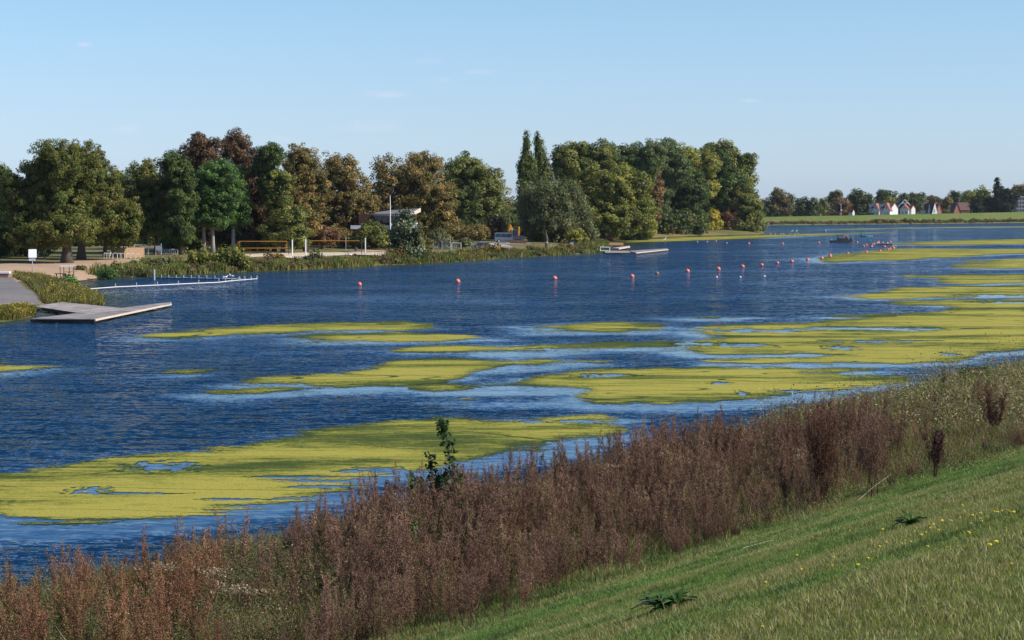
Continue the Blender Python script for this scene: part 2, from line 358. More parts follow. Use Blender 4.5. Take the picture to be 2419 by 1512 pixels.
# ---- near dike (we stand on its crest); s runs along it, n towards the water
DU = np.array([0.545, 0.838]); DN = np.array([-0.838, 0.545])
def sn(s, n): return np.asarray(s)[..., None] * DU + np.asarray(n)[..., None] * DN
def nz(s, n):
    z = np.interp(n, [-6, 2, 4, 15.5, 18, 24, 30, 34, 40], [6.25, 6.3, 6.0, 2.15, 1.55, 0.85, 0.0, -1.2, -2.0])
    return z + 0.14 * fbm(np.asarray(s) / 3.1, np.asarray(n) / 2.2, 5, 3) * np.clip((34 - n) / 6, 0, 1)
def N(u, v):
    """point of the near bank seen at (u,v)"""
    lo, hi = 5.0, 400.0; a = (u - 1209.5) / F; b = (756 - v) / F
    dy = math.cos(PITCH) + b * math.sin(PITCH); dz = -math.sin(PITCH) + b * math.cos(PITCH)
    for t in np.arange(6, 260, 0.1):
        x, y, z = a * t, dy * t, CAMZ + dz * t; s = x * DU[0] + y * DU[1]; n = x * DN[0] + y * DN[1]
        if z <= nz(s, n): return Vector((x, y, float(nz(s, n)))), s, n
    return Vector((x, y, z)), s, n
ss = np.concatenate([np.arange(-25, 90, 0.5), np.arange(90, 420, 4)]); nn = np.arange(-14, 38.1, 0.5)
Sm, Nm = np.meshgrid(ss, nn, indexing='ij'); XY = sn(Sm, Nm)
tag(np_mesh('dike_slope', np.concatenate([XY, nz(Sm, Nm)[..., None]], -1).reshape(-1, 3), grid_faces(len(ss), len(nn)), M['lawn'], smooth=True), kind='structure')

# ================================================================== WEED MATS
MATS = [
 ('largest lower mat', [(-70,1128),(0,1120.6),(63,1109.5),(133,1096.6),(236,1087),(369,1074),(506,1069),(510,1060),(628,1045),(709,1030),(716,1021),(838,1004),(923,1000.6),(1071,997),(1078,992.5),(1255,986),(1348,979),(1410,980),(1432,984),(1422,992),(1418,999),(1440,1008),(1492,1013),(1458,1021),(1400,1032),(1330,1048),(1290,1056),(1340,1060),(1290,1068),(1200,1078),(1120,1086),(1070,1084),(1000,1094),(940,1108),(880,1118),(800,1126),(720,1128),(650,1128),(690,1142),(800,1146),(809,1150),(775,1163),(694,1176),(572,1196),(443,1217),(295,1227),(166,1235),(92,1231),(66,1215),(0,1206),(-70,1200)],
   'broad yellow-green weed mat nearest the bank, behind the dark-leaved sapling'),
 ('far left strip', [(340,794),(417,785),(554,772),(702,765),(812,762),(900,762),(960,767),(987,772),(930,777),(830,780),(740,779),(665,786),(517,792),(425,797.5),(370,797.5)],
   'long narrow weed strip farthest out on the left, right of the wooden jetty'),
 ('thin strip', [(695,795),(775,788),(908,788),(997,793),(1100,793),(1165,797),(1034,803),(960,804),(868,805),(775,805)],
   'short weed strip just below the right end of the long left-hand strip'),
 ('forked strip', [(1226,770),(1292,767),(1384,762),(1525,762),(1569,769),(1545,780),(1480,784),(1329,785),(1255,786),(1300,778),(1262,774)],
   'small forked weed mat between the left strips and the great right-hand mat'),
 ('ribbon', [(963,827),(1063,819.7),(1211,814),(1403,810),(1632,804),(1640,818),(1500,822),(1421,821.5),(1311,829),(1255,834.5),(1144,834.5),(1107,828),(997,829)],
   'slender weed ribbon reaching left from the great right-hand mat'),
 ('tapering mat', [(561,901),(628,891.7),(720,888),(812,882.4),(904,866),(971,854.8),(1126,849),(1310,846),(1347,851),(1425,855),(1348,858.5),(1240,867.7),(1181,875),(1108,879),(1089,888),(1034,895),(997,904.6),(886,910),(812,915.7),(702,906.4),(609,906.4)],
   'leaf-shaped weed mat in mid water that tapers to a point at both ends'),
 ('small scrap', [(495,926.7),(554,920),(646,914.7),(735,917),(635,926),(565,932),(517,930)],
   'small patchy weed scrap off the left tip of the leaf-shaped mat'),
 ('middle mat', [(1004,914),(1107,910),(1218,891.7),(1340,875),(1514,871),(1624,866),(1655,865),(1779,864),(1858,866),(1913,870),(2039,871),(2024,875),(1932,882),(2005,887),(2072,890),(2109,897),(2061,906.4),(1987,919),(1895,930),(1795,941.5),(1729,949),(1636,954),(1525,954.5),(1400,953),(1359,947),(1345,934),(1362,927),(1403,921),(1377,919),(1255,916),(1107,918.7),(1034,918.7)],
   'large weed mat in the middle, with open water on its right end'),
 ('floating scrap', [(1130,943),(1196,940.5),(1310,939),(1345,941),(1240,944.5),(1150,945.5)],
   'thin floating weed scrap under the left end of the middle mat'),
 ('great right mat', [(1605,776),(1673,768),(1858,762.4),(2005,755),(2153,745.8),(2282,734.7),(2293,723.6),(2256,720.7),(2197,720.7),(2123,717),(2190,712.6),(2338,709),(2480,704),(2480,824),(2419,827),(2319,834),(2208,853),(2079,856),(1968,857),(1945,861),(1895,858),(1784,860),(1673,858),(1643,853),(1691,847),(1784,846),(1987,841),(1987,837),(1821,837),(1703,840),(1636,836),(1590,826),(1600,818),(1581,806),(1647,803),(1684,795.7),(1636,786)],
   'greatest weed mat, covering the water at the right edge'),
 ('upper right mat', [(2002,699.6),(2079,694),(2183,681),(2301,677.5),(2480,671),(2480,700),(2356,700),(2227,701.5),(2116,703),(2061,706)],
   'long weed mat at the right just above the greatest mat'),
 ('second upper right mat', [(2168,652.7),(2245,651.6),(2338,649),(2480,646),(2480,667),(2419,668),(2301,671),(2238,666),(2262,658)],
   'notched weed mat at the right edge, third from the bottom of the stack'),
 ('pale thin mat', [(2286,633),(2320,624),(2330,614.7),(2480,609),(2480,634),(2338,635)],
   'pale thin weed mat at the right edge, between two broader ones'),
 ('mat by buoys', [(1924,611),(2005,600),(2109,590.7),(2190,587.7),(2480,588),(2480,597),(2338,601.8),(2227,607),(2079,614.7),(1950,620)],
   'weed mat under the right end of the orange buoy line'),
 ('mat beyond pontoon', [(2109,575),(2264,567.8),(2480,564),(2480,576),(2264,579),(2153,579.6)],
   'weed strip running right from the black pontoon'),
 ('short streak', [(1595,750),(1673,748.2),(1758,748.4),(1710,752.6),(1636,753.2)],
   'short lone weed streak above the left end of the greatest mat'),
 ('second short streak', [(1950,746.5),(2079,743.5),(2065,746.5),(2024,749)],
   'lone weed streak touching the top edge of the greatest mat'),
 ('left edge scrap', [(-70,872),(-70,862),(0,860),(45,859),(20,862),(0,865.5),(60,864),(111,863),(177,866),(111,872),(0,878),(-70,880)],
   'dull green weed scrap at the left edge of the water'),
 ('tiny streak', [(399,880.6),(443,875.5),(490,876),(443,882.6)],
   'tiny weed streak alone in the open water at left'),
 ('shore strip', [(1452,577.5),(1480,570),(1560,563),(1700,557.5),(1785,556),(2005,550.6),(2094,549),(2005,553),(1890,558.5),(1785,563.5),(1640,568.5),(1525,572)],
   'long bright weed strip under the trees of the wooded point'),
 ('farthest line', [(1960,541.6),(2180,537.5),(2480,534),(2480,536.6),(2180,539.5),(1990,542.6)],
   'faint far weed line just short of the opposite dike'),
]
HOLES = [(386,1103,62,8),(207,1159,32,6),(1784,781,95,3.2),(2079,777,135,3.0),(2079,806.7,95,2.4),(1987,823,26,3.6),(1430,888,45,3),(1990,860,15,3),(1700,906,18,2.5),(1860,925,28,2),(1753,930,10,5),(1650,812,45,3),(1750,817,60,3),(1600,790,50,6),(1370,996,45,3.5),(1260,997,25,2.5),(1180,915,50,2.5),(1120,903,40,5),(1310,826,50,2.5),(660,911,50,4),(2360,700,60,2.5),(900,1112,60,5),(560,1180,60,2.2),(300,1166,90,1.6),(780,1150,60,3),(2245,838,15,3),(1780,868,70,2),(1230,868,25,4),(2400,715,60,2)]
holesW = []
for (u, v, ru, rv) in HOLES:
    c = P(u, v, 0); holesW.append((c[0], c[1], abs(P(u + ru, v, 0)[0] - c[0]), abs(P(u, v - rv, 0)[1] - P(u, v + rv, 0)[1]) / 2))

m, n, l = newmat('floating_weed'); b = n['Principled BSDF']; b.inputs['Roughness'].default_value = 0.9; b.inputs['Specular IOR Level'].default_value = 0.08
t = n.new('ShaderNodeTexCoord'); ca = n.new('ShaderNodeAttribute'); ca.attribute_name = 'cover'
def mnode(op, a, b_=None, n=n, l=l):
    x = n.new('ShaderNodeMath'); x.operation = op
    for i, v in enumerate((a, b_)):
        if v is None: continue
        if isinstance(v, (int, float)): x.inputs[i].default_value = v
        else: l.new(v, x.inputs[i])
    return x.outputs[0]
def noise(scale, detail, vec, n=n, l=l, rough=0.6):
    x = n.new('ShaderNodeTexNoise'); x.inputs['Scale'].default_value = scale; x.inputs['Detail'].default_value = detail; x.inputs['Roughness'].default_value = rough
    l.new(vec, x.inputs['Vector']); return x
mp = n.new('ShaderNodeMapping'); mp.inputs['Scale'].default_value = (0.30, 1.0, 1); mp.inputs['Rotation'].default_value = (0, 0, R(-14)); l.new(t.outputs['Object'], mp.inputs[0])
n1 = noise(0.22, 5, mp.outputs[0]); n2 = noise(2.5, 6, mp.outputs[0], rough=0.7); n3 = noise(26, 2, t.outputs['Object']); n7 = noise(14, 4, mp.outputs[0], rough=0.7); n6 = noise(5.5, 5, t.outputs['Object'], rough=0.75); n4 = noise(0.12, 2.5, mp.outputs[0]); n5 = noise(0.09, 2.2, mp.outputs[0])
cov = mnode('ADD', ca.outputs['Fac'], mnode('MULTIPLY', mnode('ADD', mnode('SUBTRACT', n2.outputs[0], 0.5), mnode('SUBTRACT', n6.outputs[0], 0.5)), 2.6))
cr = mnode('ABSOLUTE', mnode('SUBTRACT', n4.outputs[0], 0.5))           # open cracks between drifted rafts
crack = mnode('MULTIPLY', mnode('MAXIMUM', mnode('SUBTRACT', mnode('MULTIPLY', mnode('SUBTRACT', n1.outputs[0], 0.25), 0.020), cr), 0.0), 230.0)
cr2 = mnode('ABSOLUTE', mnode('SUBTRACT', n5.outputs[0], 0.46))
crack = mnode('ADD', crack, mnode('MULTIPLY', mnode('MAXIMUM', mnode('SUBTRACT', mnode('MULTIPLY', mnode('SUBTRACT', n1.outputs[0], 0.3), 0.014), cr2), 0.0), 230.0))
tone = mnode('ADD', mnode('MINIMUM', mnode('MULTIPLY', cov, 0.50), 0.72), mnode('ADD', mnode('MULTIPLY', mnode('SUBTRACT', n1.outputs[0], 0.48), 5.0), mnode('ADD', mnode('MULTIPLY', mnode('SUBTRACT', n2.outputs[0], 0.5), 2.2), mnode('MULTIPLY', mnode('SUBTRACT', n6.outputs[0], 0.5), 1.6))))
tone = mnode('SUBTRACT', tone, mnode('MULTIPLY', crack, 1.3))
r = n.new('ShaderNodeValToRGB'); l.new(tone, r.inputs[0])
for _ in range(2): r.color_ramp.elements.new(0.5)
for e, (p_, c_) in zip(r.color_ramp.elements, [(0.0, (0.06, 0.085, 0.018)), (0.3, (0.13, 0.145, 0.026)), (0.6, (0.27, 0.255, 0.042)), (1.0, (0.40, 0.345, 0.066))]): e.position = p_; e.color = (*c_, 1)
g3 = n.new('ShaderNodeMixRGB'); g3.blend_type = 'MULTIPLY'; g3.inputs[0].default_value = 1
rr = n.new('ShaderNodeValToRGB'); rr.color_ramp.elements[0].color = (.55, .6, .5, 1); rr.color_ramp.elements[0].position = .3; rr.color_ramp.elements[1].color = (1.2, 1.2, 1.2, 1); rr.color_ramp.elements[1].position = .7
l.new(n3.outputs[0], rr.inputs[0]); l.new(r.outputs[0], g3.inputs[1]); l.new(rr.outputs[0], g3.inputs[2]); l.new(g3.outputs[0], b.inputs['Base Color'])
bp = n.new('ShaderNodeBump'); bp.inputs['Strength'].default_value = 0.6; bp.inputs['Distance'].default_value = 0.02; l.new(n3.outputs[0], bp.inputs['Height']); l.new(bp.outputs[0], b.inputs['Normal'])
al = mnode('MULTIPLY', mnode('ADD', mnode('SUBTRACT', cov, mnode('MULTIPLY', crack, 0.9)), mnode('MULTIPLY', mnode('SUBTRACT', n7.outputs[0], 0.5), 3.0)), 3.0)
al = mnode('MAXIMUM', mnode('MINIMUM', al, 1.0), 0.0)
tr = n.new('ShaderNodeBsdfTransparent'); mx = n.new('ShaderNodeMixShader')
l.new(al, mx.inputs[0]); l.new(tr.outputs[0], mx.inputs[1]); l.new(b.outputs[0], mx.inputs[2]); l.new(mx.outputs[0], n['Material Output'].inputs[0])
M['weed'] = m
matpolysW = []
for k, (nm, poly, label) in enumerate(MATS):
    pw = sheet_from(poly)[:, :2]; matpolysW.append(pw)
    us = [p[0] for p in poly]; vs = [p[1] for p in poly]
    vst = 1.0 if max(vs) > 650 else 0.5
    ug = np.arange(min(us) - 40, max(us) + 41, 4.0); vg = np.arange(min(vs) - 7 * vst, max(vs) + 8 * vst, vst)
    U, Vv = np.meshgrid(ug, vg, indexing='ij'); pts = P(U, Vv, 0.0)
    X, Y = pts[..., 0], pts[..., 1]
    rel = np.clip(Y / 100.0, 0.6, 3.5)
    sd = sdist(X, Y, pw) / rel
    cover = np.clip(sd * .85 + .25, -3, 4.0) + (2.0 * fbm(X / 7 / rel, Y / 3.0 / rel, 21, 4) + 3.2 * fbm(X / 5 / rel, Y / .8 / rel, 22, 4)) * np.clip(1.6 - sd / 2.6, 0.25, 1)
    for (hx, hy, hrx, hry) in holesW:
        d = 1 - np.sqrt(((X - hx) / hrx) ** 2 + ((Y - hy) / hry) ** 2)
        cover = np.where(d > -1.2, np.minimum(cover, -(d * 1.7 + 0.15 + 7.0 * fbm(X / hrx * 3.0, Y / hry * 2.0, 31, 5))), cover)
    Fq = grid_faces(len(ug), len(vg)); kp = (cover.ravel()[Fq] > -0.6).any(1)
    used, inv = np.unique(Fq[kp], return_inverse=True)
    pts = pts.reshape(-1, 3)[used]; pts[:, 2] = 0.010 + 0.0012 * k
    o = np_mesh('weed_mat', pts, inv.reshape(-1, 4), M['weed'], attrs={'cover': cover.ravel()[used]})
    tag(o, label, 'weed mat', 'weed mats floating on the lake')

# ================================================================== WATER
ug = np.arange(-200, 2640, 16.0); vg = np.concatenate([[487.6, 488.5, 490, 493, 497], np.arange(500, 760, 2.0), np.arange(760, 1700, 3.0)])
U, Vv = np.meshgrid(ug, vg, indexing='ij'); pts = P(U, Vv, 0.0); X, Y = pts[..., 0], pts[..., 1]
dmat = np.full(X.shape, 1e9)
for pw in matpolysW:
    sdm = -sdist(X, Y + 2.2, pw); dmat = np.minimum(dmat, np.maximum(sdm, 0))
calm = np.clip(1 - (dmat + 2.5 * fbm(X / 6, Y / 2, 41)) / (3.8 * np.clip(Y / 120, 0.8, 2.0)), 0, 1); calm = calm * calm * (3 - 2 * calm)
zones = [(1640,785,120,16,.8),(820,927,300,7,.8),(1210,930,230,8,1),(1150,952,230,8,.8),(1480,962,420,9,.8),(1000,735,480,14,.22),(250,760,300,12,.2),(150,1250,260,16,.8),(760,1160,220,14,.6),(1150,1105,260,13,.7),(1400,845,0.1,0.1,0),(1900,870,260,8,.8),(1650,797,90,10,.7),(1230,803,160,5,.3),(900,830,120,5,.5),(1860,615,90,4,.5),(60,880,120,5,.6),(2150,740,320,6,.3),(1870,560,250,3,.3),(2200,545,300,2,.25)]
for (u, v, ru, rv, s_) in zones:
    d = 1 - ((U - u) / ru) ** 2 - ((Vv - v) / rv) ** 2
    calm = np.maximum(calm, s_ * np.clip(d * 1.6 + 1.2 * fbm(X / 7, Y / 4, 43), 0, 1) * (d > -0.3))
# sheltered, weed-brown shallows along the left shore
shal = np.clip(1 - np.maximum(-sdist(X, Y, LAND), 0) / (0.03 * Y), 0, 1)
m, n, l = newmat('lake_water'); b = n['Principled BSDF']; b.inputs['Roughness'].default_value = 0.06; b.inputs['IOR'].default_value = 1.33; b.inputs['Specular IOR Level'].default_value = 0.5
t = n.new('ShaderNodeTexCoord'); ca = n.new('ShaderNodeAttribute'); ca.attribute_name = 'calm'; sa = n.new('ShaderNodeAttribute'); sa.attribute_name = 'shallow'
K = dict(n=n, l=l)
mpw = n.new('ShaderNodeMapping'); mpw.inputs['Scale'].default_value = (0.25, 1.0, 1); mpw.inputs['Rotation'].default_value = (0, 0, R(10)); l.new(t.outputs['Object'], mpw.inputs[0])
mps = n.new('ShaderNodeMapping'); mps.inputs['Scale'].default_value = (0.5, 1.0, 1); l.new(t.outputs['Object'], mps.inputs[0])
a1 = noise(1.9, 3, mpw.outputs[0], **K); a2 = noise(6.0, 3, mps.outputs[0], rough=0.6, **K); a3 = noise(0.05, 8, mps.outputs[0], rough=0.72, **K)
wind = mnode('MAXIMUM', 0.42, mnode('MULTIPLY', mnode('SUBTRACT', a3.outputs[0], 0.27, **K), 4.4, **K), **K)
amp = mnode('MULTIPLY', mnode('SUBTRACT', 1.0, mnode('MULTIPLY', ca.outputs['Fac'], 0.95, **K), **K), wind, **K)
def vmath(op, a, b_=None, sc_=None):
    x = n.new('ShaderNodeVectorMath'); x.operation = op
    for i, v in enumerate((a, b_)):
        if v is None: continue
        if isinstance(v, tuple): x.inputs[i].default_value = v
        else: l.new(v, x.inputs[i])
    if sc_ is not None:
        if isinstance(sc_, (int, float)): x.inputs['Scale'].default_value = sc_
        else: l.new(sc_, x.inputs['Scale'])
    return x.outputs[0]
v1 = vmath('SCALE', vmath('SUBTRACT', a1.outputs['Color'], (.5, .5, .5)), sc_=1.9); v2 = vmath('SCALE', vmath('SUBTRACT', a2.outputs['Color'], (.5, .5, .5)), sc_=3.0)
# constant tilt toward the camera added to ripple normals, for deeper blue reflections
vv = vmath('MULTIPLY', vmath('SCALE', vmath('ADD', vmath('ADD', v1, v2), (-0.03, -0.24, 0)), sc_=amp), (0.8, 1.0, 0.0))
nv = vmath('NORMALIZE', vmath('ADD', vv, (0, 0, 1.0)))
l.new(nv, b.inputs['Normal'])
cx = n.new('ShaderNodeMixRGB'); cx.inputs[1].default_value = (0.005, 0.031, 0.070, 1); cx.inputs[2].default_value = (0.035, 0.05, 0.015, 1)
l.new(sa.outputs['Fac'], cx.inputs[0]); l.new(cx.outputs[0], b.inputs['Base Color'])
M['water'] = m
tag(np_mesh('lake_water', pts.reshape(-1, 3), grid_faces(len(ug), len(vg)), m, attrs={'calm': calm.ravel(), 'shallow': shal.ravel()}), kind='structure')
# ================================================================== VEGETATION
def rhombs(Pc, Nn, size, asp=1.0, rg=rng):
    """leaf rhombs: centres (n,3), normals (n,3), sizes (n,)"""
    n = len(Pc); a = rg.normal(size=(n, 3)); a -= (a * Nn).sum(1)[:, None] * Nn; a /= np.linalg.norm(a, axis=1)[:, None] + 1e-9
    b = np.cross(Nn, a); s = size[:, None] * .5
    V = np.stack([Pc - a * s * 1.25, Pc - b * s * asp * .8 + a * s * .1, Pc + a * s * 1.25, Pc + b * s * asp * .8 + a * s * .1], 1).reshape(-1, 3)
    return V, np.arange(n * 4).reshape(-1, 4)
def crown_arrays(lobes, leaf, cl_r, dens, c1, c2, seed, updir=0.0, flat=0.75, inner=0.25):
    """lobes: list of (x,y,z,rx,ry,rz) in metres"""
    rg = np.random.default_rng(seed); Ps = []; Ns = []; Cs = []; Ss = []
    c1 = np.array(c1); c2 = np.array(c2)
    for (lx, ly, lz, rx, ry, rz) in lobes:
        area = 4 * math.pi * ((rx * ry) ** 1.6 / 3 + (rx * rz) ** 1.6 / 3 + (ry * rz) ** 1.6 / 3) ** (1 / 1.6)
        nc = int(max(5, area / (cl_r ** 2 * 2.1)))
        d = rg.normal(size=(nc, 3)); d /= np.linalg.norm(d, axis=1)[:, None]
        rr = rg.uniform(.66, 1.04, nc) ; rr[rg.random(nc) < .14] = rg.uniform(1.02, 1.20)
        cc = np.array([lx, ly, lz]) + d * rr[:, None] * [rx, ry, rz]
        cr = cl_r * rg.uniform(.6, 1.35, nc)
        nl = np.maximum(6, (dens * (cr / leaf) ** 2)).astype(int)
        tint = np.exp(rg.normal(0, .19, nc)); mixv = np.clip(rg.normal(.4, .33, nc), 0, 1)
        idx = np.repeat(np.arange(nc), nl); m = len(idx)
        e = rg.normal(size=(m, 3)); e /= np.linalg.norm(e, axis=1)[:, None]; er = rg.uniform(.35, 1.0, m) ** .6
        p = cc[idx] + e * (er * cr[idx])[:, None] * [1, 1, flat]
        if updir: p[:, 2] += np.abs(rg.normal(0, 1, m)) * cr[idx] * updir
        nn_ = e * .7 + d[idx] * .5 + rg.normal(0, .55, (m, 3)) + [0, 0, .35]; nn_ /= np.linalg.norm(nn_, axis=1)[:, None]
        col = (c1 * (1 - mixv[idx, None]) + c2 * mixv[idx, None]) * tint[idx, None] * rg.uniform(.75, 1.3, m)[:, None]
        Ps.append(p); Ns.append(nn_); Cs.append(col); Ss.append(leaf * rg.uniform(.6, 1.35, m))
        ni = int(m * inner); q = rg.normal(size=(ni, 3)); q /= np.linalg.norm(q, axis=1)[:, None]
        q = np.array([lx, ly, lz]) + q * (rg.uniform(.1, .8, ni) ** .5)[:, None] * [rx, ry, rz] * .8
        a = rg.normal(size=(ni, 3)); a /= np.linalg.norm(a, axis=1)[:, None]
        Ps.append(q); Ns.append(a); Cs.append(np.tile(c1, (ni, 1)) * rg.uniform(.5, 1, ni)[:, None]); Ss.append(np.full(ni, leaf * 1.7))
    Pc = np.concatenate(Ps); Nn = np.concatenate(Ns); Cc = np.concatenate(Cs); S = np.concatenate(Ss)
    V, Fq = rhombs(Pc, Nn, S, rg=rg)
    return V, Fq, np.repeat(Cc, 4, 0)
def trunk_mb(h, r, limbs, lean=(0, 0), seed=0):
    rd = random.Random(seed); mb = MB()
    pts = []; rad = []
    for i in range(6):
        t = i / 5; pts.append((lean[0] * t + rd.uniform(-.12, .12) * t * h * .15, lean[1] * t + rd.uniform(-.12, .12) * t * h * .15, -0.3 + (h + .3) * t)); rad.append(r * (1.5 if i == 0 else 1 - .55 * t))
    mb.tube(pts, rad, 8)
    for (x, y, z, rx, ry, rz) in limbs:
        k = rd.choice([2, 3, 4]); b0 = Vector(pts[k]); e = Vector((x, y, z)); 
        mid = b0.lerp(e, .5) + Vector((rd.uniform(-.3, .3), rd.uniform(-.3, .3), -.3))
        mb.tube([b0, mid, e], [rad[k] * .55, rad[k] * .4, rad[k] * .12], 6)
        for _ in range(3):
            e2 = e + Vector((rd.uniform(-1, 1) * rx, rd.uniform(-1, 1) * ry, rd.uniform(-.4, .9) * rz)) * .75
            mb.tube([mid, mid.lerp(e2, .6) + Vector((0, 0, .15)), e2], [rad[k] * .3, rad[k] * .2, rad[k] * .05], 5)
    return mb
def tree(name, base, lobes_px, label, cat, cols, leaf=None, clump=None, dens=8, r=None, bark='bark', group=None, seed=1, depth=None, updir=0, flat=.75, lean_px=0, inner=.25, trunk_top=None, gfn=None, crown_name='crown', trunk_name='trunk'):
    b0 = (gfn or G)(*base) if not isinstance(base, Vector) else base
    s = b0.y / F
    u0 = b0.x / b0.y * F * (1 / 1.0)          # column offset
    rd = random.Random(seed); L = []
    mr = np.mean([max(l_[2], 8) for l_ in lobes_px]) * s
    for (u, v, ru, rv) in lobes_px:
        dy = rd.uniform(-.55, .35) * (depth if depth is not None else mr)
        q = at(u, v, b0.y + dy) - b0; k = (b0.y + dy) / F
        L.append((q.x, q.y, q.z, ru * k, max(ru * k, .5) * rd.uniform(.85, 1.15), rv * k))
    leaf = leaf or max(.18, s * 3.3); clump = clump or max(.6, s * 10.5)
    root = thing(name, b0, label, cat, group)
    top = trunk_top or max(l_[2] for l_ in L) * .8
    if r: trunk_mb(top, r, L, lean=(lean_px * s, 0), seed=seed).build(trunk_name, M[bark], root, smooth=True)
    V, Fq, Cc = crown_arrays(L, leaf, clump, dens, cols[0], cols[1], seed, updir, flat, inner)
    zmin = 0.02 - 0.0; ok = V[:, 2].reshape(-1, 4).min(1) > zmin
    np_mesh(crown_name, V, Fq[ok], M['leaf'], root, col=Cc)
    return root
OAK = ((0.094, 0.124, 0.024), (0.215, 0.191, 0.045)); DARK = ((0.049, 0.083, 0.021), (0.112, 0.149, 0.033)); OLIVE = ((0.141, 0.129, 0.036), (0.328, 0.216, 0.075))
BROWN = ((0.115, 0.068, 0.034), (0.205, 0.125, 0.062)); MAPLE = ((0.062, 0.125, 0.028), (0.125, 0.215, 0.050)); LGREEN = ((0.112, 0.141, 0.033), (0.272, 0.265, 0.068))
YEL = ((0.36, 0.3379, 0.0384), (0.50, 0.36, 0.06144)); YOL = ((0.206, 0.191, 0.033), (0.3328, 0.3379, 0.06144)); WILL = ((0.141, 0.166, 0.033), (0.309, 0.290, 0.060)); POP = ((0.075, 0.108, 0.027), (0.215, 0.224, 0.060))
BLUEG = ((0.084, 0.124, 0.039), (0.187, 0.224, 0.083)); SILV = ((0.075, 0.10, 0.04), (0.23, 0.26, 0.15)); GREYG = ((0.084, 0.108, 0.036), (0.215, 0.207, 0.090)); RBROWN = ((0.141, 0.075, 0.042), (0.281, 0.141, 0.075))
FARG = ((0.066, 0.100, 0.036), (0.141, 0.158, 0.057)); FARO = ((0.122, 0.113, 0.042), (0.225, 0.166, 0.068)); FARB = ((0.169, 0.100, 0.045), (0.281, 0.166, 0.075))
TG = 'broadleaved trees of the lakeside park'
